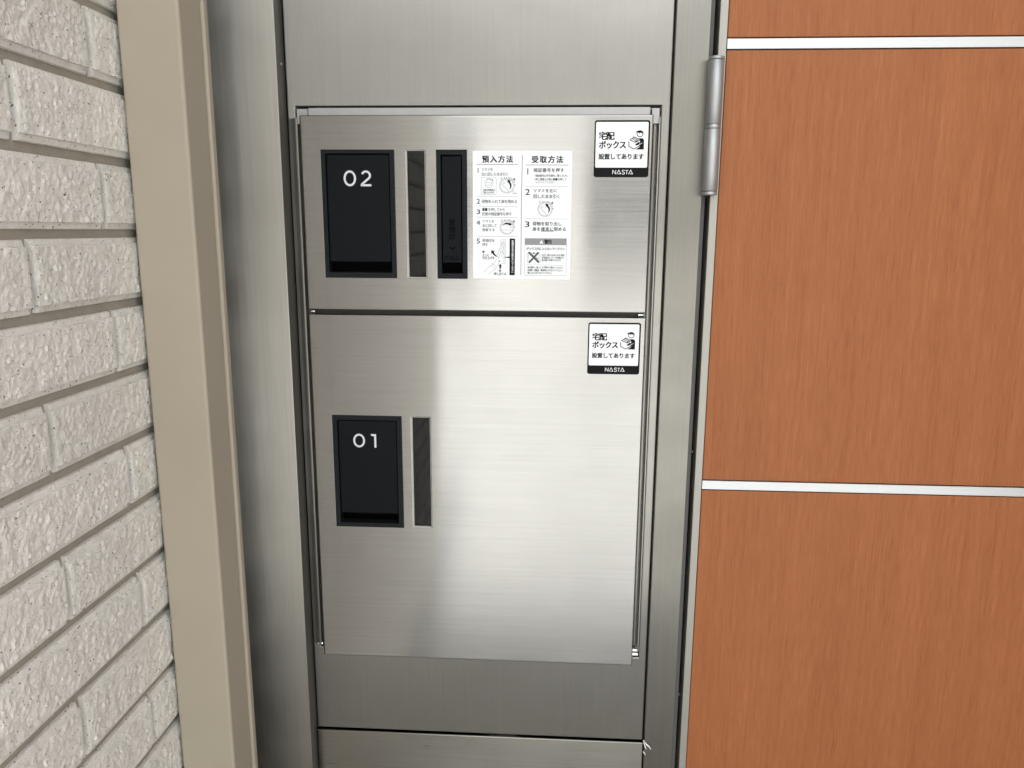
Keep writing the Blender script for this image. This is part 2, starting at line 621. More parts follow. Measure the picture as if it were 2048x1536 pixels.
# ------------------------------------------------------------------ the setting: ground
GROUND = -1250.0
bm = bmesh.new()
bm.faces.new([bm.verts.new(v3(x, y, GROUND)) for x, y in ((-60000, -90000), (60000, -90000), (60000, 20000), (-60000, 20000))])
g = link('ground', bm_mesh(bm, 'ground'), 'concrete')
g['kind'] = 'structure'

bm = bmesh.new()
add_box(bm, -423, 4200, -800, 70, GROUND - 40, GROUND + 4)
pf = link('added_floor', bm_mesh(bm, 'added_floor'), 'floor_tile')  # unseen floor added to set the tone mirrored low in the steel
pf['kind'] = 'structure'

# ------------------------------------------------------------------ brick wall on the left
PZ, PY, BH, BL = 67.3, 218.5, 59.2, 210.5
FACE_X, BED_X = -415.0, -423.5
WALL_END = -1812.0
wall = thing('brick_wall', 'cream speckled split-face brick-tile wall running along the left side', 'wall', (BED_X - 60, -880, GROUND))


def brick_mesh(length, seed, fine=True):
    """Extruded tile: smooth lips above and below, rough split face between, straight cut ends."""
    bm = bmesh.new()
    nx = max(6, int(length / 2.0)) if fine else 2
    hz = BH / 2
    lip = [(-hz, 0.0), (-hz, 3.8), (-hz + 0.7, 4.7), (-hz + 5.4, 5.6), (-hz + 5.7, 7.4)]
    nz_ = 25 if fine else 2
    mid = [(-hz + 5.9 + (BH - 11.8) * k / nz_, 8.3) for k in range(nz_ + 1)]
    prof = lip + mid + [(-z, d) for z, d in reversed(lip)]
    rows = []
    for i in range(nx + 1):
        y = length * i / nx
        col = []
        for k, (z, d) in enumerate(prof):
            yy, zz, dd = y, z, d
            if i in (0, nx) and fine:
                dd = d - 0.4 if d > 3 else d
            if fine and len(lip) <= k < len(lip) + len(mid):
                p = Vector((y * 0.12, z * 0.10, seed * 17.3))
                q = Vector((y * 0.33, z * 0.28, seed * 31.1))
                r = noise.noise(p) * 0.5 + noise.noise(q) * 0.85 + noise.noise(q * 1.9) * 0.75
                edge = min(1.0, min(k - len(lip) + 1, len(lip) + len(mid) - k) / 2.0, (0.25 + min(i, nx - i)) / 2.5)
                dd += max(-1.7, min(0.9, r)) * edge * 1.35
            elif fine and k in (len(lip) - 1, len(lip) + len(mid)):
                zz += noise.noise(Vector((y * 0.12, z, seed * 9.1))) * 0.5
            col.append(bm.verts.new((dd / 1000, yy / 1000, zz / 1000)))
        rows.append(col)
    for a, b_ in zip(rows, rows[1:]):
        for k in range(len(prof) - 1):
            bm.faces.new([a[k], b_[k], b_[k + 1], a[k + 1]])
    bm.faces.new(rows[0])
    bm.faces.new(rows[-1][::-1])
    me = bm_mesh(bm, 'brick')
    me.materials.append(M['brick'])
    for p in me.polygons:
        p.use_smooth = fine and len(p.vertices) == 4
    if fine:
        try:
            me.set_sharp_from_angle(angle=math.radians(38))
        except Exception:
            pass
    return me


variants = [brick_mesh(BL, s) for s in range(6)]
half_me = brick_mesh(WALL_END * -1 - 1711.0, 11)
low_me = brick_mesh(BL, 0, False)
row_top = lambda k: 58.6 - PZ * k                     # k = 0 is the course just above eye level
kmin, kmax = -13, 18
count = 0
for k in range(kmin, kmax + 1):
    zc = row_top(k) - BH / 2
    odd = (k % 2 == 0)
    start = -173.0 if odd else -282.5
    ys = [start - PY * i for i in range(8)]
    for i, y in enumerate(ys):
        if y < WALL_END - 1:
            continue
        count += 1
        o = link('brick', variants[(k * 5 + i * 3 + (i // 2)) % 6], None, wall)
        o.location = Vector(v3(BED_X, y + random.uniform(-0.5, 0.5), zc + random.uniform(-0.35, 0.35))) + Vector((random.uniform(-0.0003, 0.0003), 0, 0))
    if odd:
        o = link('brick', half_me, None, wall)
        o.location = v3(BED_X, WALL_END, zc)
        count += 1
# courses far above the picture, past the three hundred: one part
bm = bmesh.new()
for k in range(-34, kmin):
    zc = row_top(k) - BH / 2
    start = -173.0 if k % 2 == 0 else -282.5
    for i in range(8):
        y = start - PY * i
        if y < WALL_END - 1:
            continue
        b0 = len(bm.verts)
        bm.from_mesh(low_me)
        bm.verts.ensure_lookup_table()
        bmesh.ops.translate(bm, verts=bm.verts[b0:], vec=Vector(v3(BED_X, y, zc)))
o = link('upper_bricks', bm_mesh(bm, 'upper_bricks'), 'brick', wall)
o['kind'] = 'stuff'
box('mortar_bed', 'mortar', wall, BED_X - 130, BED_X + 0.6, WALL_END, 60, GROUND, row_top(-34) + 5)

# ------------------------------------------------------------------ beige corner post
TOP = 1150.0
bp = thing('corner_post', 'tall beige coated square post covering the end of the brick wall', 'post', (-387, -100, GROUND))
box('post_body', 'beige', bp, -412.6, -352.6, -135.5, -88.0, GROUND, TOP, 3.0, 4)
box('edge_flange', 'beige', bp, -412.0, -349.6, -87.8, -78.0, GROUND, TOP, 2.0, 3)
box('rear_web', 'gasket_and_shade', bp, -412.0, -404.0, -77.9, -20, GROUND, TOP, 0.6, 1)  # coloured dark to stand in for shade in the gap behind the post

# ------------------------------------------------------------------ left steel post
KZ = -646.5
lp = thing('steel_post', 'wide upright-brushed steel post between the beige post and the locker panel', 'post', (-370, -5, GROUND))
box('front_face', 'left_post_steel', lp, -428, -304.6, -18, -15.6, GROUND, TOP, 0.5, 2)
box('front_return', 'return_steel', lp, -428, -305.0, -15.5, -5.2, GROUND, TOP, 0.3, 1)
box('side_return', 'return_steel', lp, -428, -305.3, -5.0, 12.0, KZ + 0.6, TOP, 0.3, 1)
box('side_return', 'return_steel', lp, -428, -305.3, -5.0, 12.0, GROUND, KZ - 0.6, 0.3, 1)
screw(lp, (-305.3, -0.5, 178.5), 1, 2.1)
screw(lp, (-305.3, -0.5, -905), 1, 2.6)

# ------------------------------------------------------------------ steel panel round the lockers
pn = thing('stainless_surround', 'upright-brushed stainless panel framing the two parcel lockers', 'surround', (-90, 15, GROUND))
plate('face_sheet', 'panel_steel', pn, -303.4, 122.6, KZ + 2.2, TOP - 20, 8.0, 30.0,
      holes=[(-294.2, 112.8, -527.0, 135.6)], bev=1.6, seg=4, hole_bev=1.7)
box('backing', 'black', pn, -303.0, 122.0, 39.0, 60.0, GROUND, TOP - 20)
kp = thing('kick_panel', 'sideways-brushed stainless kick panel below the locker panel', 'panel', (-90, 15, GROUND))
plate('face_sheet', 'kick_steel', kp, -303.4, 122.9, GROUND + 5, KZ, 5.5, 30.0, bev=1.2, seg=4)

# ------------------------------------------------------------------ parcel lockers
bx_ = thing('locker_casing', 'grey metal casing rim showing in the gap around the locker doors', 'casing', (-90, 30, -530))
plate('flange', 'inner_steel', bx_, -293.9, 112.4, -526.5, 134.6, 19.0, 15.0, holes=[(-283, 99, -520, 108)], bev=0.4, seg=1)
box('top_rail', 'rail_steel', bx_, -278.6, 100.6, 3.5, 18.9, 116, 133.4, 0.6, 2)
box('corner_tab', 'rail_steel', bx_, -292.0, -279.4, 4.5, 18.9, 116, 132.6, 0.5, 1)
box('corner_tab', 'rail_steel', bx_, 102.4, 111.0, 4.5, 18.9, 116, 132.6, 0.5, 1)
box('cross_rail', 'dark_rail', bx_, -287, 103, 11.0, 18.9, -104, -84, 1.0, 2)
box('side_channel', 'panel_steel', bx_, 105.6, 109.0, 10.2, 18.9, -518, 124, 1.0, 2)
bm = bmesh.new()
prof = [(-303.0, 8.6), (-302.6, 7.6), (-299.0, 6.4), (-295.0, 3.6), (-293.6, 2.6), (-292.4, 2.4), (-291.6, 3.0), (-291.2, 4.2), (-291.0, 9.0), (-291.0, 18.0)]
ra = [[bm.verts.new(v3(x, y, z)) for x, y in prof] for z in (-521, 122.5)]
for i in range(len(prof) - 1):
    bm.faces.new([ra[0][i], ra[0][i + 1], ra[1][i + 1], ra[1][i]])
bm.faces.new(ra[0])
bm.faces.new(ra[1])
link('pressed_bead', bm_mesh(bm, 'pressed_bead'), 'post_steel', pn)
box('rim_bar', 'rim_steel', bx_, 110.3, 112.0, 2.0, 18.9, -516, 123.5, 0.8, 3)
lathe_pts = [(3.2, -4.5), (3.4, -4.0), (3.4, 4.0), (3.2, 4.5)]


def pin(parent, x0, x1, y, z, r):
    bm = bmesh.new()
    n = 16
    prof = [(x0, r), (x1 - 1.0, r), (x1 - 0.3, r * 0.9), (x1, r * 0.6)]
    rings = [[bm.verts.new(v3(x, y + q * math.cos(2 * math.pi * k / n), z + q * math.sin(2 * math.pi * k / n))) for k in range(n)] for x, q in prof]
    for a, b_ in zip(rings, rings[1:]):
        for k in range(n):
            bm.faces.new([a[k], a[(k + 1) % n], b_[(k + 1) % n], b_[k]])
    bm.faces.new(rings[-1])
    o = link('hinge_pin', bm_mesh(bm, 'hinge_pin'), 'bright_steel', parent)
    for p in o.data.polygons:
        p.use_smooth = len(p.vertices) == 4


pin(bx_, 98, 112.0, 5.5, -515.5, 2.3)
pin(bx_, 98, 112.0, 5.5, -521.2, 2.5)
pin(bx_, -296, -289.5, 5.5, -521.0, 2.2)
pin(bx_, 96, 102.5, 7.5, -93.9, 1.8)
pin(bx_, -287, -281.5, 7.5, -93.9, 1.8)


def handle(parent, x0, x1, z0, z1, flap, well, num, dig):
    """Charcoal pull handle: raised frame, flap with its number, open finger well under the flap."""
    fr = plate('handle_frame', 'plastic_frame', parent, x0, x1, z0, z1, -1.1, 1.0,
               holes=[(flap[0] - 1.0, flap[1] + 1.0, well, flap[3] + 1.0)], bev=0.5, seg=2)
    box('finger_well', 'black', parent, x0 + 3, x1 - 3, 27.0, 28.5, z0 + 3, z1 - 3)
    bm = bmesh.new()
    for a in ((x0 + 3, x0 + 4), (x1 - 4, x1 - 3)):
        add_box(bm, a[0], a[1], 12, 27, z0 + 3, z1 - 3)
    for a in ((z0 + 3, z0 + 4), (z1 - 4, z1 - 3)):
        add_box(bm, x0 + 4.01, x1 - 4.01, 12, 27, a[0], a[1])
    link('well_wall', bm_mesh(bm, 'well_wall'), 'black', parent)
    plate('frame_liner', 'plastic_frame', parent, x0 + 1.2, x1 - 1.2, z0 + 1.2, z1 - 1.2, -0.05, 12.0,
          holes=[(flap[0] - 1.0, flap[1] + 1.0, well, flap[3] + 1.0)], bev=0)
    fl = box('handle_flap', 'plastic', parent, flap[0], flap[1], 0.9, 6.5, flap[2], flap[3], 0.6, 2)
    pr = Print(0.80)
    dig(pr)
    pr.build('number', fl, num)
    return fl


def ring(pr, col, cx, cz, rx, rz, w, n=40):
    o_ = [(cx + rx * math.cos(2 * math.pi * k / n), cz + rz * math.sin(2 * math.pi * k / n)) for k in range(n)]
    i_ = [(cx + (rx - w) * math.cos(2 * math.pi * k / n), cz + (rz - w) * math.sin(2 * math.pi * k / n)) for k in range(n)]
    for k in range(n):
        j = (k + 1) % n
        pr.poly(col, [o_[k], o_[j], i_[j], i_[k]])


def digits_02(pr):
    ring(pr, 'number', -233.2, 57.2, 7.1, 8.7, 2.35)
    cx, cz, r = -214.7, 60.4, 4.35
    arc = [(cx + r * 1.04 * math.cos(math.radians(a)), cz + r * math.sin(math.radians(a))) for a in range(160, -46, -12)]
    pr.stroke('number', 2.3, arc + [(-220.0, 50.4)])
    pr.stroke('number', 2.3, [(-220.9, 49.75), (-208.9, 49.75)])


def digits_01(pr):
    ring(pr, 'number', -232.9, -249.0, 7.2, 8.5, 2.35)
    pr.poly('number', [(-214.9, -240.6), (-212.0, -240.6), (-212.0, -257.4), (-214.5, -257.4), (-214.5, -243.4)])
    pr.poly('number', [(-214.5, -243.4), (-217.8, -242.8), (-218.6, -240.6), (-214.9, -240.6)])


# upper locker
d2 = thing('parcel_locker', 'upper stainless parcel locker door numbered 02 with stamp slot and instruction sheet', 'locker', (-92, 7, -91))
H2 = (-264.6, -182.6, -53.3, 87.6)
W2 = (-168.6, -147.4, -53.3, 87.6)
T2 = (-134.1, -101.0, -53.3, 87.6)
plate('door_panel', 'door_steel', d2, -288.1, 104.1, -91.3, 125.3, 0.0, 16.0, holes=[H2, W2, T2], bev=2.0, seg=5, hole_bev=1.0)
handle(d2, H2[0] - 0.7, H2[1] + 0.7, H2[2] - 0.7, H2[3] + 0.7, (-259.2, -188.4, -35.7, 83.0), -47.6, 'white number 02', digits_02)
plate('lit_edge_liner', 'lit_edge', d2, W2[0] + 0.05, W2[1] - 0.05, W2[2] + 0.05, W2[3] - 0.05, 0.5, 5.4, holes=[(W2[0] + 0.5, W2[1] - 0.3, W2[2] + 0.45, W2[3] - 0.3)], bev=0)
box('window_pane', 'gloss', d2, W2[0] + 0.1, W2[1] - 0.1, 5.0, 7.5, W2[2] + 0.1, W2[3] - 0.1)
plate('stamp_frame', 'plastic_frame', d2, T2[0] - 0.7, T2[1] + 0.7, T2[2] - 0.7, T2[3] + 0.7, -1.1, 1.0,
      holes=[(-129.6, -105.9, -48.0, 82.6)], bev=0.5, seg=2)
plate('frame_liner', 'plastic_frame', d2, T2[0] + 0.5, T2[1] - 0.5, T2[2] + 0.5, T2[3] - 0.5, -0.05, 12.0, holes=[(-129.6, -105.9, -48.0, 82.6)], bev=0)
box('stamp_well', 'black', d2, -131, -104, 24.0, 25.5, -51, 85)
sf = box('stamp_flap', 'plastic', d2, -128.6, -106.9, 0.9, 6.0, -36.0, 81.6, 0.6, 2)
pr = Print(0.82)
pr.text('emboss', '受領印', -121.4, -113.8, 13.6, -10.8, 0, vertical=True)
pr.stroke('emboss', 1.5, [(-120.6, -18.0), (-117.4, -21.0), (-114.2, -18.0)])
for i, ch in enumerate('PULL'):
    pr.text('emboss', ch, -125.8 + 4.35 * i, -122.6 + 4.35 * i, -28.0, -32.4, 0)
pr.build('embossed_lettering', sf, 'black embossed lettering with a down arrow')

# lower locker
d1 = thing('parcel_locker', 'lower taller stainless parcel locker door numbered 01', 'locker', (-92, 7, -534))
H1 = (-264.0, -181.2, -358.0, -218.4)
W1 = (-168.6, -146.2, -358.0, -218.4)
plate('door_panel', 'door_steel', d1, -288.1, 104.6, -534.4, -96.7, 0.0, 16.0, holes=[H1, W1], bev=2.0, seg=5, hole_bev=1.0)
handle(d1, H1[0] - 0.7, H1[1] + 0.7, H1[2] - 0.7, H1[3] + 0.7, (-257.8, -187.6, -341.2, -224.4), -353.2, 'white number 01', digits_01)
plate('lit_edge_liner', 'lit_edge', d1, W1[0] + 0.05, W1[1] - 0.05, W1[2] + 0.05, W1[3] - 0.05, 0.5, 5.4, holes=[(W1[0] + 0.5, W1[1] - 0.3, W1[2] + 0.45, W1[3] - 0.3)], bev=0)
box('window_pane', 'gloss', d1, W1[0] + 0.1, W1[1] - 0.1, 5.0, 7.5, W1[2] + 0.1, W1[3] - 0.1)


# ------------------------------------------------------------------ stickers
def sticker(label, ox, oz, tilt):
    st = thing('sticker', label, 'sticker', (ox + 30, -0.2, oz - 60), 'black-edged notice stickers on the locker doors')
    q = lambda p: (ox + p[0] + tilt * p[1], oz + p[1] + tilt * p[0])
    slab('sticker_base', 'ink_k', st, [q(p) for p in round_rect(0, 60.2, -60.2, 0, 2.6)], -0.18, -0.02)
    slab('white_field', 'paper', st, [q(p) for p in round_rect(1.5, 58.4, -50.0, -1.9, 1.4)], -0.26, -0.19)
    pr = Print(-0.33)

    def txt(s, x0, x1, zt, zb, w, col='k'):
        b = len(pr.v)
        a, c = q((x0, zt)), q((x1, zb))
        pr.text(col, s, a[0], c[0], a[1], c[1], w)
    txt('宅配', 4.6, 22.0, -12.2, -20.6, 2)
    txt('ボックス', 4.8, 35.2, -21.8, -29.9, 2)
    txt('設置してあります', 4.8, 54.7, -35.2, -41.2, 2)
    pr.build('lettering', st)
    pr = Print(-0.26)
    # brand line, white on the black band
    z0, z1 = -57.0, -52.6
    w = 0.66
    xs = 20.9
    P = lambda *pts: [q(p) for p in pts]
    pr.stroke('w', w, P((xs, z0), (xs, z1)))
    pr.stroke('w', w, P((xs, z1), (xs + 3.4, z0)))
    pr.stroke('w', w, P((xs + 3.4, z0), (xs + 3.4, z1)))
    for ax in (25.8, 38.8):
        pr.stroke('w', w, P((ax - 0.4, z0), (ax + 1.9, z1), (ax + 4.2, z0)))
        pr.stroke('w', 0.6, P((ax + 1.0, z0 + 0.35), (ax + 3.6, z0 + 0.35)))
    sx = 31.0
    pr.stroke('w', w, P((sx + 3.2, z1 - 0.7), (sx + 2.4, z1 - 0.1), (sx + 0.9, z1 - 0.1), (sx + 0.3, z1 - 1.0), (sx + 0.9, z1 - 1.8), (sx + 2.5, z1 - 2.4),
                        (sx + 3.2, z1 - 3.3), (sx + 2.5, z0 + 0.1), (sx + 0.9, z0 + 0.1), (sx + 0.1, z0 + 0.8)))
    pr.stroke('w', w, P((34.9, z1 - 0.3), (38.0, z1 - 0.3)))
    pr.stroke('w', w, P((36.45, z1), (36.45, z0)))
    pr.build('brand_lettering', st)
    # pictogram of someone in a cap carrying a parcel
    pr = Print(-0.33)
    fx, fz, fr = 49.45, -14.2, 3.3
    pr.stroke('k', 0.75, P(*[(fx + fr * math.cos(math.radians(a)), fz + fr * math.sin(math.radians(a))) for a in range(150, 391, 12)]))
    pr.poly('k', P((45.6, -13.2), (46.0, -12.0), (47.3, -11.1), (49.5, -10.6), (51.7, -11.3), (53.0, -12.9), (53.1, -14.4), (50.6, -13.3), (48.6, -12.7)))
    pr.poly('k', P((44.2, -12.3), (46.6, -11.4), (49.2, -12.6), (49.6, -14.3), (47.2, -13.0)))
    pr.poly('k', P((48.3, -19.0), (52.4, -19.0), (53.6, -20.0), (54.1, -22.0), (54.1, -30.8), (45.3, -30.8), (49.3, -28.2), (49.7, -25.5), (49.6, -22.0)))
    pr.stroke('k', 0.8, P((38.8, -20.7), (43.1, -17.5), (48.3, -19.9), (44.4, -23.1), (38.8, -20.7)))
    pr.stroke('k', 0.7, P((42.1, -18.2), (46.8, -20.9)))
    pr.stroke('k', 0.7, P((40.9, -19.2), (45.6, -22.0)))
    pr.stroke('k', 0.85, P((37.6, -22.2), (37.8, -27.4), (43.4, -30.4), (48.9, -27.2), (49.0, -24.0)))
    pr.stroke('k', 0.7, P((44.6, -23.4), (49.2, -21.2)))
    pr.poly('k', P((44.6, -26.0), (45.2, -24.9), (48.2, -22.8), (49.7, -23.4), (48.0, -26.0), (45.8, -26.7)))
    pr.stroke('w', 0.4, P((47.9, -26.4), (52.4, -23.7)), -0.36)
    pr.build('pictogram', st, 'pictogram of a figure in a cap carrying a box')
    return st


sticker('black-edged white notice sticker on the upper locker door', 40.5, 119.2, 0.0)
sticker('black-edged white notice sticker at the top right of the lower locker door', 39.0, -102.4, 0.002)

# ------------------------------------------------------------------ instruction sheet
SHEET_TEXT = {'heading_left': [('k', '預入方法', -83.54, -48.54, 81.97, 74.53, 2)],
 'heading_right': [('k', '受取方法', -28.42, 6.89, 81.58, 74.22, 2)],
 'step_1': [('d', '1', -88.84, -86.58, 68.59, 63.64, 0), ('d', 'ツマミを', -84.07, -70.89, 68.73, 65.47, 0), ('d', '左に回したまま引く', -84.08, -53.45, 63.79, 60.28, 0), ('d', '上図の状態時は', -82.85, -68.98, 45.98, 43.73, 1), ('d', '預け入れ不可', -81.85, -69.86, 43.24, 41.04, 1), ('d', 'ツマミ', -49.7, -43.16, 42.1, 39.91, 0)],
 'step_2': [('d', '2', -89.33, -85.79, 35.25, 29.84, 0), ('d', '荷物を入れて扉を閉める', -83.76, -43.54, 34.29, 30.55, 0)],
 'step_3': [('d', '3', -89.37, -85.69, 23.56, 18.38, 0), ('d', 'を押してから', -76.55, -57.44, 25.25, 21.8, 0), ('d', '任意の暗証番号を押す', -83.54, -49.83, 20.57, 16.87, 0)],
 'step_4': [('d', '4', -89.67, -85.72, 11.35, 6.76, 0), ('d', 'ツマミを', -83.17, -69.57, 12.15, 9.05, 0), ('d', '右に回して', -83.18, -66.26, 7.57, 4.22, 0), ('d', '施錠する', -83.19, -68.79, 2.85, -0.39, 0)],
 'step_5': [('d', '5', -89.48, -85.9, -8.7, -14.15, 0), ('d', '受領印を', -83.21, -68.78, -9.0, -12.38, 0), ('d', '押す', -83.22, -76.57, -13.66, -16.92, 0), ('k', 'そっと', -83.24, -75.16, -25.72, -28.37, 1), ('k', '引き上げる', -83.25, -69.14, -28.47, -31.75, 1), ('k', '押し当てる', -70.14, -55.61, -46.47, -49.65, 1)],
 'receive_1': [('d', '1', -33.59, -31.09, 68.19, 61.8, 0), ('d', '暗証番号を押す', -25.87, 8.1, 68.58, 64.25, 1), ('d', '・暗証番号は不在票をご覧ください', -26.24, 12.82, 61.72, 59.19, 1), ('d', '・押し間違えた時は', -26.19, -4.54, 57.84, 55.18, 1), ('d', 'を押して', 1.07, 10.78, 57.88, 55.23, 1), ('d', 'リセットしてください', -24.22, -1.99, 54.64, 52.16, 0)],
 'receive_2': [('d', '2', -34.63, -29.99, 46.1, 39.59, 0), ('d', 'ツマミを左に', -26.12, 0.78, 46.34, 42.39, 1), ('d', '回したまま引く', -26.05, 4.64, 40.26, 36.0, 1)],
 'receive_3': [('d', '3', -34.94, -30.01, 10.64, 4.33, 0), ('d', '荷物を取り出し', -26.48, 6.44, 10.38, 6.06, 1), ('d', '扉を確実に閉める', -26.41, 11.59, 4.46, 0.25, 1)],
 'warning': [('k', '警告', -12.94, -4.07, -9.33, -13.94, 2), ('d', 'ボックス内に入らないでください', -33.17, 10.75, -17.83, -21.08, 1), ('d', '万が一閉じ込められた場合', -15.91, 10.38, -25.41, -27.79, 1), ('d', '非常脱出レバーで内側から', -15.87, 9.67, -28.3, -30.69, 1), ('d', '扉を開ける事ができます。', -15.83, 8.2, -31.07, -33.46, 1), ('d', '・扉は開けっ放しにせず静かに閉めてください。', -33.49, 10.13, -39.2, -41.6, 1), ('d', '・危険物・貴重品・動物等は入れないでください。', -33.46, 9.94, -42.36, -44.76, 1), ('d', '・扉にぶらさがらないでください。', -33.43, -2.37, -45.32, -47.85, 1)]}
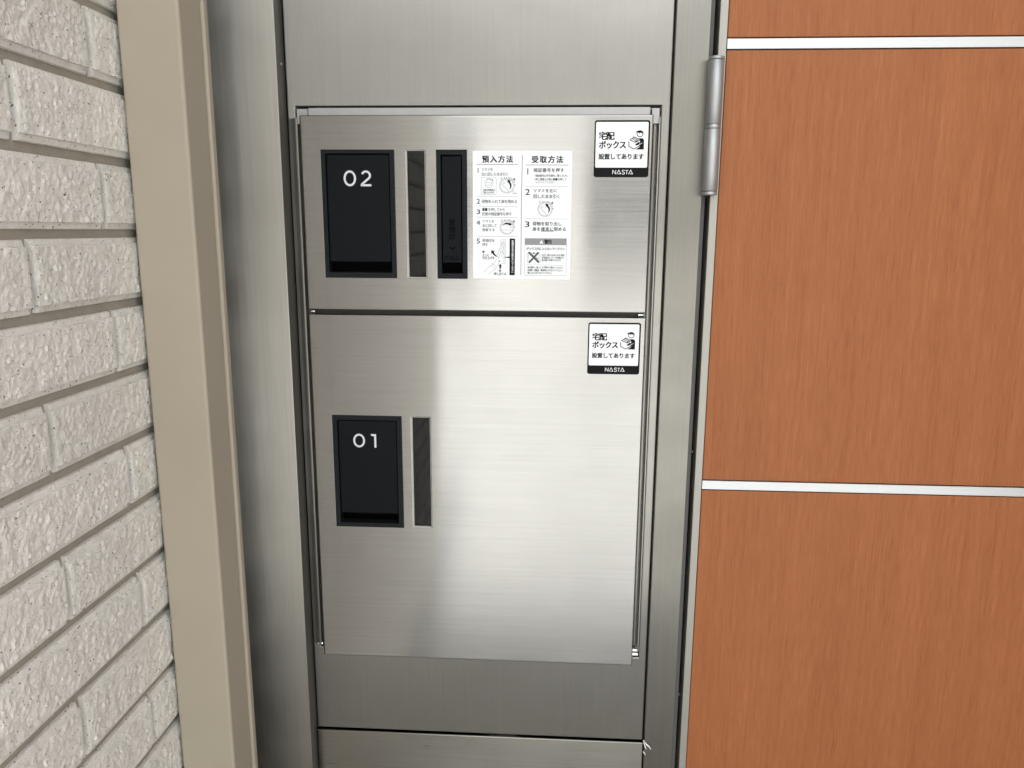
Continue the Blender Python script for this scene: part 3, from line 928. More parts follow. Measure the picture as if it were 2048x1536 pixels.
SHEET_SHAPE = {'ruled_line': [('s', 'k', 0.45, [(-89.39, 72.39), (-42.89, 72.26)]), ('s', 'k', 0.45, [(-34.47, 71.97), (12.77, 71.85)]), ('s', 'g', 0.6, [(-38.48, 82.16), (-38.85, 51.13), (-39.16, 20.57), (-39.11, -49.63)]), ('s', 'l', 0.3, [(-89.51, 38.0), (-43.14, 37.72)]), ('s', 'l', 0.3, [(-89.48, 27.13), (-43.19, 26.82)]), ('s', 'l', 0.3, [(-89.52, 15.15), (-43.29, 14.82)]), ('s', 'l', 0.3, [(-89.46, -6.08), (-42.95, -6.18)]), ('s', 'l', 0.3, [(-34.56, 48.83), (12.68, 48.65)]), ('s', 'l', 0.3, [(-34.87, 13.65), (12.38, 13.45)]), ('s', 'k', 0.7, [(-16.71, 0.07), (-2.68, 0.15)]), ('s', 'l', 0.25, [(-33.13, -37.54), (9.9, -37.82)]), ('s', 'l', 0.3, [(-34.86, -15.55), (-34.94, -49.59), (12.16, -49.36), (12.19, -15.24)])],
 'warning_bar': [('p', 'm', 0, [(-34.93, -7.93), (12.3, -7.89), (12.19, -15.36), (-34.99, -15.36)]), ('p', 'w', 0, [(-18.24, -13.75), (-14.18, -13.73), (-16.26, -9.5)]), ('s', 'm', 0.45, [(-16.25, -10.75), (-16.22, -12.49)])],
 'key_c': [('p', 'k', 0, [(-83.02, 25.18), (-77.44, 25.21), (-77.44, 21.94), (-83.02, 21.92)]), ('s', 'w', 0.45, [(-79.58, 24.35), (-79.98, 24.55), (-80.44, 24.56), (-80.85, 24.37), (-81.14, 24.02), (-81.24, 23.59), (-81.14, 23.16), (-80.85, 22.81), (-80.44, 22.63), (-79.98, 22.64), (-79.58, 22.84)])],
 'key_c2': [('p', 'k', 0, [(-4.06, 57.86), (0.74, 57.75), (0.66, 55.22), (-4.14, 55.33)]), ('s', 'w', 0.4, [(-1.26, 57.1), (-1.56, 57.24), (-1.9, 57.25), (-2.2, 57.11), (-2.41, 56.86), (-2.48, 56.54), (-2.4, 56.22), (-2.18, 55.97), (-1.88, 55.83), (-1.54, 55.84), (-1.24, 55.99)])],
 'dial_open': [('s', 'g', 0.3, [(-47.24, 49.59), (-47.41, 51.17), (-47.89, 52.68), (-48.67, 54.07), (-49.72, 55.29), (-50.99, 56.29), (-52.43, 57.03), (-54.0, 57.49), (-55.63, 57.64), (-57.25, 57.48), (-58.82, 57.02), (-60.26, 56.27), (-61.52, 55.27), (-62.55, 54.04), (-63.32, 52.64), (-63.8, 51.13), (-63.95, 49.55), (-63.79, 47.97), (-63.31, 46.45), (-62.53, 45.05), (-61.48, 43.83), (-60.21, 42.82), (-58.76, 42.08), (-57.19, 41.62), (-55.56, 41.47), (-53.92, 41.63), (-52.36, 42.09), (-50.91, 42.85), (-49.65, 43.86), (-48.62, 45.09), (-47.86, 46.49), (-47.39, 48.01), (-47.24, 49.59)]), ('s', 'l', 0.35, [(-48.24, 49.59), (-48.39, 50.97), (-48.82, 52.31), (-49.5, 53.53), (-50.42, 54.61), (-51.54, 55.49), (-52.81, 56.14), (-54.19, 56.54), (-55.62, 56.67), (-57.05, 56.53), (-58.43, 56.13), (-59.7, 55.47), (-60.81, 54.58), (-61.72, 53.5), (-62.4, 52.27), (-62.81, 50.94), (-62.95, 49.55), (-62.8, 48.16), (-62.38, 46.83), (-61.7, 45.59), (-60.78, 44.52), (-59.66, 43.63), (-58.38, 42.98), (-57.0, 42.57), (-55.56, 42.44), (-54.12, 42.58), (-52.74, 42.99), (-51.48, 43.66), (-50.36, 44.55), (-49.46, 45.63), (-48.78, 46.86), (-48.37, 48.2), (-48.24, 49.59)]), ('s', 'd', 0.45, [(-46.74, 52.71), (-47.1, 53.52), (-47.53, 54.29), (-48.04, 55.01), (-48.61, 55.69), (-49.25, 56.31), (-49.95, 56.87), (-50.7, 57.36), (-51.5, 57.77), (-52.33, 58.12), (-53.19, 58.38)]), ('p', 'k', 0, [(-45.82, 50.24), (-45.88, 49.99), (-46.04, 49.8), (-46.28, 49.69), (-46.54, 49.69), (-46.77, 49.8), (-46.93, 49.99), (-46.99, 50.24), (-46.94, 50.48), (-46.78, 50.68), (-46.54, 50.79), (-46.28, 50.79), (-46.05, 50.68), (-45.88, 50.48)]), ('p', 'k', 0, [(-48.12, 57.25), (-46.29, 57.26), (-46.28, 55.64), (-48.11, 55.64)]), ('s', 'k', 0.3, [(-46.54, 57.26), (-46.59, 57.5), (-46.74, 57.71), (-46.95, 57.85), (-47.21, 57.9), (-47.46, 57.85), (-47.68, 57.71), (-47.82, 57.5), (-47.87, 57.25)]), ('s', 'd', 0.3, [(-61.13, 57.23), (-61.16, 57.41), (-61.23, 57.59), (-61.35, 57.74), (-61.51, 57.85), (-61.69, 57.93), (-61.89, 57.95), (-62.08, 57.92), (-62.26, 57.85), (-62.42, 57.74), (-62.54, 57.59), (-62.61, 57.41), (-62.63, 57.22), (-62.61, 57.04), (-62.53, 56.86), (-62.41, 56.71), (-62.26, 56.6), (-62.08, 56.52), (-61.88, 56.5), (-61.69, 56.52), (-61.51, 56.6), (-61.35, 56.71), (-61.23, 56.86), (-61.16, 57.04), (-61.13, 57.23)]), ('s', 'd', 0.35, [(-61.3, 58.03), (-60.64, 59.08)]), ('s', 'd', 0.4, [(-59.13, 58.28), (-57.96, 57.64)]), ('s', 'd', 0.4, [(-58.13, 58.76), (-57.8, 57.8)]), ('s', 'd', 0.4, [(-56.05, 58.93), (-55.79, 57.8)]), ('s', 'd', 0.4, [(-54.38, 58.69), (-53.29, 58.29)]), ('s', 'g', 0.35, [(-61.87, 51.98), (-52.63, 42.45)]), ('s', 'l', 0.3, [(-57.71, 56.18), (-55.61, 54.25)]), ('s', 'l', 0.3, [(-57.78, 52.55), (-57.97, 53.12), (-58.47, 53.47), (-59.09, 53.47), (-59.59, 53.12), (-59.78, 52.55), (-59.59, 51.98), (-59.08, 51.63), (-58.46, 51.63), (-57.96, 51.98), (-57.78, 52.55)]), ('p', 'k', 0, [(-52.31, 44.97), (-50.44, 47.94), (-51.93, 48.18), (-52.54, 45.06)]), ('p', 'k', 0, [(-50.44, 47.94), (-50.37, 51.41), (-52.41, 50.78), (-51.93, 48.18)]), ('p', 'k', 0, [(-50.37, 51.41), (-52.19, 54.36), (-54.01, 53.29), (-52.41, 50.78)]), ('p', 'k', 0, [(-51.28, 54.89), (-54.92, 52.76), (-54.76, 56.47)]), ('s', 'd', 0.3, [(-49.91, 45.02), (-47.07, 41.98)])],
 'dial_small': [('s', 'l', 0.3, [(-71.06, 51.78), (-71.15, 52.63), (-71.41, 53.45), (-71.83, 54.21), (-72.39, 54.87), (-73.08, 55.41), (-73.86, 55.81), (-74.71, 56.06), (-75.6, 56.14), (-76.48, 56.06), (-77.33, 55.81), (-78.11, 55.4), (-78.8, 54.86), (-79.36, 54.19), (-79.78, 53.43), (-80.04, 52.61), (-80.13, 51.76), (-80.04, 50.9), (-79.79, 50.08), (-79.37, 49.33), (-78.8, 48.66), (-78.12, 48.12), (-77.33, 47.72), (-76.48, 47.47), (-75.6, 47.39), (-74.71, 47.47), (-73.86, 47.72), (-73.08, 48.13), (-72.39, 48.68), (-71.83, 49.34), (-71.41, 50.1), (-71.15, 50.93), (-71.06, 51.78)]), ('s', 'l', 0.3, [(-79.45, 53.29), (-71.74, 53.31)]), ('s', 'g', 0.3, [(-79.22, 50.14), (-71.88, 50.16)]), ('s', 'l', 0.3, [(-72.65, 51.78), (-72.74, 52.03), (-72.96, 52.19), (-73.24, 52.19), (-73.47, 52.03), (-73.56, 51.77), (-73.47, 51.52), (-73.24, 51.36), (-72.96, 51.36), (-72.74, 51.52), (-72.65, 51.78)]), ('s', 'l', 0.3, [(-84.21, 58.19), (-67.43, 58.04), (-67.65, 40.09), (-84.44, 40.16), (-84.21, 58.19)]), ('s', 'd', 0.4, [(-70.97, 54.36), (-71.44, 55.03), (-72.02, 55.62), (-72.68, 56.11), (-73.42, 56.49), (-74.21, 56.76), (-75.04, 56.91), (-75.87, 56.92), (-76.71, 56.82), (-77.51, 56.59), (-78.27, 56.24)]), ('p', 'k', 0, [(-71.13, 55.91), (-71.18, 55.7), (-71.32, 55.53), (-71.52, 55.44), (-71.75, 55.44), (-71.95, 55.53), (-72.09, 55.7), (-72.14, 55.91), (-72.09, 56.12), (-71.95, 56.29), (-71.75, 56.38), (-71.52, 56.38), (-71.32, 56.29), (-71.18, 56.12)])],
 'dial_receive': [('s', 'g', 0.3, [(-4.45, 24.09), (-4.64, 25.65), (-5.12, 27.14), (-5.9, 28.51), (-6.93, 29.71), (-8.18, 30.7), (-9.6, 31.43), (-11.14, 31.87), (-12.73, 32.02), (-14.32, 31.86), (-15.85, 31.41), (-17.25, 30.66), (-18.47, 29.67), (-19.47, 28.46), (-20.21, 27.08), (-20.66, 25.58), (-20.8, 24.03), (-20.62, 22.47), (-20.14, 20.97), (-19.36, 19.6), (-18.33, 18.39), (-17.07, 17.4), (-15.65, 16.67), (-14.11, 16.22), (-12.51, 16.07), (-10.91, 16.23), (-9.38, 16.69), (-7.98, 17.44), (-6.76, 18.44), (-5.76, 19.66), (-5.03, 21.04), (-4.59, 22.54), (-4.45, 24.09)]), ('s', 'l', 0.35, [(-5.43, 24.09), (-5.59, 25.46), (-6.02, 26.77), (-6.7, 27.98), (-7.61, 29.04), (-8.71, 29.9), (-9.96, 30.55), (-11.32, 30.94), (-12.72, 31.07), (-14.12, 30.93), (-15.46, 30.52), (-16.69, 29.87), (-17.77, 29.0), (-18.65, 27.93), (-19.3, 26.72), (-19.69, 25.4), (-19.81, 24.03), (-19.66, 22.66), (-19.23, 21.34), (-18.55, 20.13), (-17.64, 19.07), (-16.54, 18.2), (-15.28, 17.55), (-13.93, 17.16), (-12.52, 17.03), (-11.12, 17.17), (-9.77, 17.58), (-8.54, 18.24), (-7.46, 19.12), (-6.58, 20.18), (-5.94, 21.4), (-5.55, 22.72), (-5.43, 24.09)]), ('s', 'd', 0.45, [(-4.0, 27.18), (-4.35, 27.97), (-4.78, 28.73), (-5.29, 29.44), (-5.86, 30.11), (-6.49, 30.72), (-7.18, 31.27), (-7.91, 31.75), (-8.7, 32.16), (-9.51, 32.5), (-10.36, 32.76)]), ('p', 'k', 0, [(-3.08, 24.74), (-3.13, 24.5), (-3.28, 24.3), (-3.51, 24.19), (-3.77, 24.19), (-4.0, 24.3), (-4.16, 24.49), (-4.22, 24.73), (-4.17, 24.98), (-4.01, 25.17), (-3.78, 25.28), (-3.53, 25.28), (-3.3, 25.17), (-3.14, 24.98)]), ('p', 'k', 0, [(-5.39, 31.65), (-3.6, 31.66), (-3.57, 30.07), (-5.36, 30.06)]), ('s', 'k', 0.3, [(-3.84, 31.66), (-3.9, 31.9), (-4.04, 32.11), (-4.25, 32.24), (-4.5, 32.29), (-4.75, 32.24), (-4.96, 32.1), (-5.1, 31.9), (-5.15, 31.65)]), ('s', 'd', 0.3, [(-18.11, 31.6), (-18.14, 31.79), (-18.22, 31.96), (-18.33, 32.11), (-18.49, 32.22), (-18.67, 32.29), (-18.86, 32.32), (-19.05, 32.29), (-19.22, 32.22), (-19.37, 32.11), (-19.49, 31.96), (-19.56, 31.78), (-19.58, 31.6), (-19.56, 31.41), (-19.48, 31.24), (-19.36, 31.09), (-19.21, 30.98), (-19.03, 30.91), (-18.84, 30.89), (-18.65, 30.91), (-18.47, 30.98), (-18.32, 31.1), (-18.21, 31.25), (-18.14, 31.42), (-18.11, 31.6)]), ('s', 'd', 0.35, [(-18.29, 32.4), (-17.65, 33.43)]), ('s', 'd', 0.4, [(-16.17, 32.64), (-15.02, 32.01)]), ('s', 'd', 0.4, [(-15.2, 33.12), (-14.86, 32.17)]), ('s', 'd', 0.4, [(-13.16, 33.29), (-12.9, 32.18)]), ('s', 'd', 0.4, [(-11.52, 33.06), (-10.46, 32.67)]), ('s', 'g', 0.35, [(-18.78, 26.43), (-9.66, 17.04)]), ('s', 'l', 0.3, [(-14.75, 30.58), (-12.69, 28.68)]), ('s', 'l', 0.3, [(-14.79, 27.0), (-14.98, 27.56), (-15.48, 27.91), (-16.08, 27.91), (-16.57, 27.56), (-16.75, 26.99), (-16.55, 26.43), (-16.06, 26.09), (-15.45, 26.09), (-14.97, 26.44), (-14.79, 27.0)]), ('p', 'k', 0, [(-8.98, 19.73), (-7.14, 22.41), (-8.63, 22.68), (-9.22, 19.83)]), ('p', 'k', 0, [(-7.14, 22.41), (-7.13, 25.69), (-9.1, 24.92), (-8.63, 22.68)]), ('p', 'k', 0, [(-7.13, 25.69), (-9.3, 28.66), (-11.03, 27.45), (-9.1, 24.92)]), ('p', 'k', 0, [(-8.44, 29.27), (-11.89, 26.84), (-12.06, 30.59)])],
 'dial_lock': [('s', 'g', 0.3, [(-47.4, 4.0), (-47.56, 5.5), (-48.01, 6.94), (-48.75, 8.26), (-49.73, 9.42), (-50.93, 10.37), (-52.29, 11.07), (-53.76, 11.5), (-55.3, 11.64), (-56.83, 11.48), (-58.3, 11.04), (-59.66, 10.32), (-60.85, 9.36), (-61.82, 8.19), (-62.55, 6.86), (-62.99, 5.41), (-63.14, 3.91), (-62.98, 2.41), (-62.53, 0.96), (-61.8, -0.36), (-60.82, -1.53), (-59.62, -2.48), (-58.25, -3.19), (-56.77, -3.62), (-55.23, -3.76), (-53.69, -3.6), (-52.22, -3.15), (-50.86, -2.43), (-49.67, -1.46), (-48.7, -0.29), (-47.98, 1.05), (-47.54, 2.49), (-47.4, 4.0)]), ('s', 'l', 0.35, [(-48.34, 3.99), (-48.48, 5.31), (-48.88, 6.58), (-49.53, 7.74), (-50.39, 8.76), (-51.45, 9.6), (-52.64, 10.22), (-53.94, 10.59), (-55.29, 10.72), (-56.64, 10.58), (-57.94, 10.19), (-59.13, 9.56), (-60.18, 8.71), (-61.04, 7.68), (-61.67, 6.51), (-62.06, 5.24), (-62.19, 3.92), (-62.06, 2.59), (-61.66, 1.32), (-61.01, 0.15), (-60.15, -0.87), (-59.09, -1.71), (-57.89, -2.33), (-56.59, -2.71), (-55.23, -2.83), (-53.88, -2.69), (-52.58, -2.3), (-51.39, -1.66), (-50.34, -0.81), (-49.48, 0.22), (-48.85, 1.4), (-48.46, 2.67), (-48.34, 3.99)]), ('s', 'd', 0.45, [(-46.93, 6.97), (-47.26, 7.74), (-47.67, 8.47), (-48.15, 9.16), (-48.69, 9.8), (-49.29, 10.39), (-49.95, 10.92), (-50.66, 11.38), (-51.41, 11.78), (-52.19, 12.1), (-53.0, 12.35)]), ('p', 'k', 0, [(-46.06, 4.62), (-46.12, 4.39), (-46.27, 4.2), (-46.49, 4.09), (-46.73, 4.09), (-46.95, 4.19), (-47.11, 4.38), (-47.16, 4.61), (-47.11, 4.85), (-46.96, 5.04), (-46.74, 5.14), (-46.49, 5.14), (-46.27, 5.04), (-46.12, 4.85)]), ('p', 'k', 0, [(-48.23, 11.29), (-46.5, 11.3), (-46.49, 9.76), (-48.22, 9.75)]), ('s', 'k', 0.3, [(-46.73, 11.3), (-46.78, 11.53), (-46.92, 11.73), (-47.13, 11.86), (-47.37, 11.91), (-47.61, 11.86), (-47.81, 11.73), (-47.94, 11.53), (-47.99, 11.29)]), ('s', 'd', 0.3, [(-60.48, 11.23), (-60.51, 11.41), (-60.58, 11.57), (-60.69, 11.72), (-60.84, 11.82), (-61.01, 11.89), (-61.19, 11.92), (-61.38, 11.89), (-61.55, 11.82), (-61.69, 11.71), (-61.81, 11.57), (-61.88, 11.4), (-61.9, 11.22), (-61.88, 11.04), (-61.8, 10.88), (-61.69, 10.73), (-61.54, 10.62), (-61.37, 10.56), (-61.19, 10.53), (-61.01, 10.56), (-60.84, 10.63), (-60.69, 10.74), (-60.58, 10.88), (-60.51, 11.05), (-60.48, 11.23)]), ('s', 'd', 0.35, [(-60.64, 11.99), (-60.02, 13.0)]), ('s', 'd', 0.4, [(-58.6, 12.23), (-57.5, 11.63)]), ('s', 'd', 0.4, [(-57.66, 12.7), (-57.34, 11.78)]), ('s', 'd', 0.4, [(-55.7, 12.86), (-55.46, 11.79)]), ('s', 'd', 0.4, [(-54.12, 12.64), (-53.1, 12.26)]), ('s', 'l', 0.3, [(-61.97, 6.61), (-48.59, 6.68)]), ('s', 'g', 0.3, [(-61.56, 1.07), (-48.79, 1.14)]), ('s', 'l', 0.3, [(-50.15, 3.98), (-50.3, 4.43), (-50.7, 4.71), (-51.18, 4.71), (-51.57, 4.43), (-51.72, 3.97), (-51.57, 3.52), (-51.17, 3.24), (-50.69, 3.25), (-50.3, 3.53), (-50.15, 3.98)]), ('p', 'k', 0, [(-60.2, 6.01), (-57.98, 7.29), (-58.55, 8.4), (-60.37, 6.19)]), ('p', 'k', 0, [(-57.98, 7.29), (-55.44, 7.55), (-55.38, 9.41), (-58.55, 8.4)]), ('p', 'k', 0, [(-55.44, 7.55), (-52.81, 6.79), (-52.29, 8.58), (-55.38, 9.41)]), ('p', 'k', 0, [(-53.11, 5.78), (-52.0, 9.6), (-49.63, 6.88)])],
 'warning_strip': [('p', 'k', 0, [(-52.15, -8.35), (-45.92, -8.44), (-46.1, -49.5), (-52.14, -49.42)]), ('p', 'k', 0, [(-51.73, -28.41), (-51.72, -30.3), (-59.92, -29.36)])],
 'hand_diagram': [('p', 'k', 0, [(-65.6, -28.6), (-67.68, -27.2), (-68.42, -28.23), (-65.76, -28.94)]), ('p', 'k', 0, [(-67.68, -27.2), (-69.18, -25.2), (-70.77, -26.48), (-68.42, -28.23)]), ('p', 'k', 0, [(-69.18, -25.2), (-70.06, -23.75), (-71.81, -24.8), (-70.77, -26.48)]), ('p', 'k', 0, [(-68.85, -23.03), (-73.02, -25.52), (-72.81, -21.21)]), ('p', 'k', 0, [(-61.73, -42.21), (-61.74, -40.62), (-63.66, -40.64), (-63.66, -42.22)]), ('p', 'k', 0, [(-61.74, -40.62), (-61.74, -39.23), (-63.67, -39.24), (-63.66, -40.64)]), ('p', 'k', 0, [(-60.91, -39.22), (-64.5, -39.25), (-62.71, -36.58)]), ('p', 'k', 0, [(-80.61, -23.4), (-80.74, -23.97), (-81.12, -24.44), (-81.66, -24.7), (-82.25, -24.7), (-82.79, -24.45), (-83.17, -23.99), (-83.3, -23.42), (-83.16, -22.84), (-82.79, -22.38), (-82.25, -22.12), (-81.65, -22.12), (-81.11, -22.37), (-80.74, -22.83)]), ('p', 'k', 0, [(-61.54, -44.42), (-61.67, -45.0), (-62.04, -45.47), (-62.58, -45.73), (-63.18, -45.74), (-63.72, -45.48), (-64.1, -45.02), (-64.23, -44.45), (-64.1, -43.87), (-63.73, -43.4), (-63.19, -43.14), (-62.59, -43.13), (-62.05, -43.39), (-61.67, -43.85)]), ('s', 'w', 0.3, [(-81.95, -22.78), (-81.95, -24.16)]), ('s', 'w', 0.3, [(-63.33, -44.06), (-62.69, -43.8), (-62.43, -44.3), (-63.33, -45.07), (-62.3, -45.07)]), ('s', 'l', 0.3, [(-62.02, -9.79), (-56.8, -9.76), (-57.07, -36.47), (-61.3, -36.5)]), ('s', 'l', 0.3, [(-62.02, -9.79), (-62.0, -16.67)]), ('s', 'l', 0.3, [(-60.61, -11.97), (-58.19, -11.95), (-58.61, -35.53)]), ('s', 'g', 0.3, [(-58.83, -12.27), (-64.52, -30.53), (-66.45, -28.02), (-60.42, -12.28)]), ('s', 'l', 0.3, [(-58.49, -16.65), (-61.96, -30.51)]), ('s', 'l', 0.3, [(-59.48, -26.34), (-58.87, -25.76), (-58.59, -24.97), (-58.73, -24.14), (-59.23, -23.47), (-60.0, -23.1), (-60.85, -23.13), (-61.59, -23.54), (-62.06, -24.24)]), ('s', 'l', 0.3, [(-66.44, -30.54), (-70.92, -37.53), (-74.78, -39.46), (-77.67, -42.02), (-79.93, -45.22), (-81.86, -46.5)]), ('s', 'l', 0.3, [(-63.24, -31.78), (-65.15, -38.43), (-69.63, -44.18), (-74.13, -46.44), (-76.39, -48.37)]), ('s', 'l', 0.3, [(-72.53, -35.64), (-70.92, -37.53), (-68.35, -39.41), (-67.07, -40.03)]), ('s', 'l', 0.25, [(-73.81, -38.5), (-72.85, -39.76), (-68.35, -42.26)]), ('s', 'd', 0.5, [(-65.48, -33.37), (-62.46, -34.17)])],
 'entry_ban': [('p', 'g', 0, [(-31.67, -23.68), (-29.45, -22.72), (-17.85, -33.95), (-19.42, -35.85)]), ('p', 'g', 0, [(-18.3, -24.21), (-20.22, -22.78), (-30.92, -34.68), (-29.31, -35.93)]), ('s', 'l', 0.35, [(-30.71, -23.98), (-29.96, -34.67), (-31.88, -34.69), (-32.3, -23.99)]), ('s', 'l', 0.35, [(-17.42, -27.65), (-17.51, -27.04), (-17.76, -26.46), (-18.15, -25.97), (-18.66, -25.59), (-19.25, -25.36), (-19.87, -25.28), (-20.5, -25.37), (-21.08, -25.61), (-21.57, -26.0), (-21.95, -26.49), (-22.19, -27.07), (-22.26, -27.69), (-22.17, -28.31), (-21.92, -28.88), (-21.53, -29.37), (-21.03, -29.75), (-20.44, -29.98), (-19.81, -30.06), (-19.19, -29.97), (-18.61, -29.73), (-18.11, -29.35), (-17.73, -28.85), (-17.5, -28.27), (-17.42, -27.65)]), ('s', 'l', 0.35, [(-22.37, -29.58), (-17.57, -31.43), (-17.21, -34.57)]), ('s', 'l', 0.35, [(-28.16, -24.59), (-21.15, -24.54)]), ('p', 'l', 0, [(-23.51, -24.56), (-23.62, -25.05), (-23.93, -25.44), (-24.39, -25.67), (-24.9, -25.67), (-25.36, -25.45), (-25.68, -25.06), (-25.8, -24.57), (-25.69, -24.08), (-25.38, -23.69), (-24.92, -23.47), (-24.41, -23.46), (-23.95, -23.68), (-23.63, -24.07)])]}


sh = thing('instruction_sheet', 'white printed instruction sheet in two columns beside the stamp slot', 'sign', (-38, -0.2, -53.5))
slab('paper', 'paper', sh, round_rect(-93.7, 16.6, -53.5, 87.0, 0.8, 3), -0.16, -0.02)
for nm, rows in SHEET_TEXT.items():
    pr = Print(-0.24)
    for col, s, x0, x1, zt, zb, w in rows:
        pr.text(col, s, x0, x1, zt, zb, w)
    pr.build('heading' if nm.startswith('heading') else 'printed_text', sh)
PART = {'ruled_line': 'ruled_lines', 'warning_bar': 'warning_bar', 'key_c': 'key_symbol', 'key_c2': 'key_symbol', 'dial_open': 'dial_diagram',
        'dial_small': 'dial_diagram', 'dial_receive': 'dial_diagram', 'dial_lock': 'dial_diagram', 'warning_strip': 'warning_strip',
        'hand_diagram': 'hand_diagram', 'entry_ban': 'entry_ban_diagram'}
for nm, shapes in SHEET_SHAPE.items():
    pr = Print(-0.20 if nm in ('warning_bar', 'warning_strip', 'ruled_line') else -0.22)
    for i, (kind, col, w, pts) in enumerate(shapes):
        y = pr.y - (0.04 if col == 'w' else 0.0) - (0.0002 * i)
        if kind == 's':
            pr.stroke(col, w, pts, y)
        else:
            pr.poly(col, pts, y)
    if nm == 'warning_strip':
        pr.text('w', '受領印を引き抜かないでください', -50.6, -46.8, -10.2, -47.2, 2, vertical=True, y=-0.27)
    pr.build(PART[nm], sh)

# ------------------------------------------------------------------ right jamb, gap and hinge
rj = thing('door_jamb', 'narrow upright-brushed steel jamb between the lockers and the wooden door', 'door jamb', (142, 20, GROUND))
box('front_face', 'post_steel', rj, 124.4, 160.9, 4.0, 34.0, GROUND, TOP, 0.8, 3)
box('stop_gasket', 'gasket_and_shade', rj, 161.1, 165.8, 10.0, 44.0, GROUND, TOP, 0.5, 2)
box('rebate_back', 'black', rj, 120.0, 190.0, 62.0, 66.0, GROUND, TOP)  # black stands in for the deep shade of the door gap
screw(rj, (167.5, 14.0, -258.0), -1, 2.4)
screw(rj, (167.5, 14.0, -580.0), -1, 2.4)

ed = thing('entrance_door', 'reddish cherry-wood panelled entrance door with white metal strips', 'door', (560, 20, GROUND + 10))
DR = 1020.0
box('edge_stile', 'stile', ed, 169.3, 178.0, 0.0, 38.0, GROUND + 10, TOP - 120, 0.6, 2)
box('edge_stile', 'stile', ed, DR, DR + 9, 0.0, 38.0, GROUND + 10, TOP - 120, 0.6, 2)
box('door_core', 'black', ed, 178.2, DR - 0.2, 4.5, 37.5, GROUND + 11, TOP - 121)
STRIPS = [(191.2, 201.6), (-299.8, -289.2), (-790.8, -780.2), (681.8, 692.2)]
for a, b_ in STRIPS:
    box('metal_strip', 'strip_alu', ed, 178.4, DR - 0.4, -0.2, 4.4, a, b_, 0.3, 1)
edges = sorted([GROUND + 12] + [v for s in STRIPS for v in s] + [TOP - 122])
for a, b_ in zip(edges[0::2], edges[1::2]):
    box('wood_panel', 'wood', ed, 178.5, DR - 0.5, 0.0, 4.4, a + 1.2, b_ - 1.2, 0.9, 3)

hg = bpy.data.objects.new('hinge', None)
hg.empty_display_size = 0.02
COL.objects.link(hg)
hg.parent = ed
hg.matrix_parent_inverse = Matrix.Translation(-Vector(ed.location))
hg['label'] = 'satin aluminium barrel hinge'
HX, HY, HR = 166.9, -6.0, 8.55
k = (880 + HY) / 880
lathe('cap', 'alu', hg, HX, HY, [(HR - 0.9, 183.6 * k), (HR - 0.15, 183.0 * k), (HR - 0.15, 180.4 * k), (HR - 0.7, 180.2 * k)][::-1])
lathe('barrel', 'alu', hg, HX, HY, [(HR - 0.7, 114.6 * k), (HR, 115.0 * k), (HR, 179.4 * k), (HR - 0.6, 179.9 * k)])
lathe('bearing_ring', 'alu', hg, HX, HY, [(HR - 0.5, 110.2 * k), (HR - 0.1, 110.6 * k), (HR - 0.1, 113.4 * k), (HR - 0.5, 113.8 * k)])
lathe('barrel', 'alu', hg, HX, HY, [(HR - 0.7, 44.2 * k), (HR, 44.7 * k), (HR, 109.0 * k), (HR - 0.6, 109.5 * k)])
lathe('cap', 'alu', hg, HX, HY, [(HR - 1.0, 39.8 * k), (HR - 0.15, 40.5 * k), (HR - 0.15, 43.4 * k), (HR - 0.7, 43.7 * k)])
lathe('core_pin', 'dark_steel', hg, HX, HY, [(HR - 0.9, 40.6 * k), (HR - 0.9, 182 * k)])
box('leaf', 'alu', hg, 161.2, HX, 1.0, 3.9, 112 * k, 178 * k, 0.3, 1)
box('leaf', 'alu', hg, HX, 172.0, -4.0, -0.4, 46 * k, 107 * k, 0.3, 1)

# ------------------------------------------------------------------ torn film left in the joint
tf = thing('torn_film', 'scraps of torn white film sticking out beside the kick panel', 'film', (126, 3, -664))


def shred(pts, widths):
    bm = bmesh.new()
    rows = []
    for (x, y, z), w in zip(pts, widths):
        rows.append([bm.verts.new(v3(x + s * w * 0.55, y + d, z + s * w * 0.8)) for s, d in ((-0.5, 0), (0.5, 0), (0.5, 0.12), (-0.5, 0.12))])
    for a, b_ in zip(rows, rows[1:]):
        for q in range(4):
            bm.faces.new([a[q], a[(q + 1) % 4], b_[(q + 1) % 4], b_[q]])
    bm.faces.new(rows[0][::-1])
    bm.faces.new(rows[-1])
    link('shred', bm_mesh(bm, 'shred'), 'film', tf)


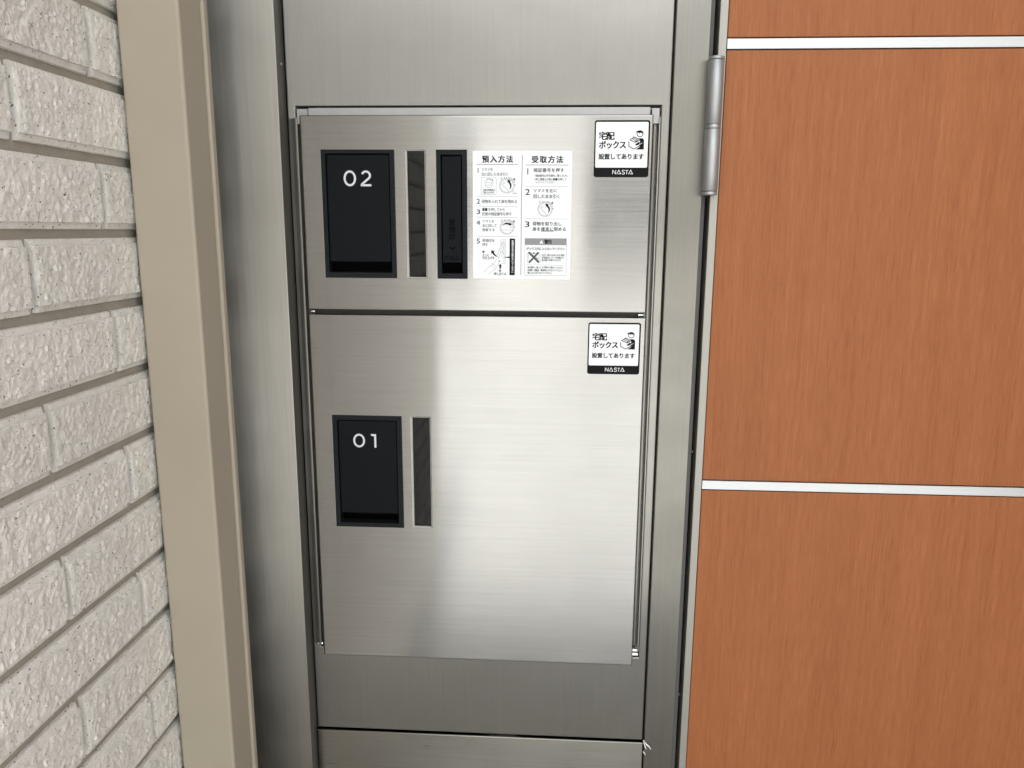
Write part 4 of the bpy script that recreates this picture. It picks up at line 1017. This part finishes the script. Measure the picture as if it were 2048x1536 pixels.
shred([(123.4, 5.5, -642.5), (127.2, 2.2, -646.0), (130.5, 1.6, -648.6), (133.2, 1.4, -652.6)], (1.8, 2.2, 1.9, 0.6))
shred([(123.8, 5.0, -645.0), (125.4, 2.6, -649.0), (127.2, 2.2, -653.2)], (1.6, 2.0, 0.5))
shred([(123.8, 5.0, -658.0), (125.2, 2.8, -660.0), (127.0, 2.6, -660.6)], (2.4, 1.8, 0.4))

# ------------------------------------------------------------------ rest of the facade round the entrance, plus pieces added to block light
fw_ = thing('facade_wall', 'cream rendered wall beyond the wooden door', 'wall', (1600, 100, GROUND))
box('lintel', 'post_steel', fw_, -430, DR + 60, -18, 66, TOP + 0.5, TOP + 70, 0.8, 2)
box('leak_blocker', 'gasket_and_shade', fw_, -560, DR + 60, 68, 260, GROUND, TOP + 70)  # dark box added behind everything to stop light leaking through
box('added_side_wall', 'render', fw_, DR + 75, DR + 220, -1050, -21, GROUND, 2600)  # unseen wall added to cut light from the right
box('wall_body', 'render', fw_, DR + 60.5, 4200, -20, 260, GROUND, 2600)
box('upper_wall', 'render', fw_, -560, DR + 60, -20, 260, TOP + 71, 2600)
rb = thing('door_jamb', 'steel jamb on the far side of the wooden door', 'door jamb', (DR + 35, 20, GROUND))
box('front_face', 'post_steel', rb, DR + 13, DR + 60, 4.0, 60, GROUND, TOP, 0.8, 2)
pc = thing('added_canopy', 'flat white unseen canopy added to cut light from above', 'canopy', (1800, -900, TOP + 350))  # unseen; added to keep high light off the entrance
box('soffit', 'soffit', pc, -700, 4200, -700, -21, TOP + 350, TOP + 520)

# added house across the lane, shaped for what the steel mirrors
nh = thing('added_house', 'low pale-walled house added behind the viewer for the steel to mirror', 'house', (-1500, -10500, GROUND))
box('wall', 'far_wall', nh, -13000, 9500, -14000, -9600, GROUND, 2330)
for q in range(7):
    wx = -11600 + q * 3000
    box('window', 'gloss', nh, wx, wx + 1500, -9605, -9540, -250, 950, 8, 1)
slab('roof', 'far_roof', nh, [(-13300, 2335), (9800, 2335), (9800, 2420), (-13300, 2420)], -9300, -14300)
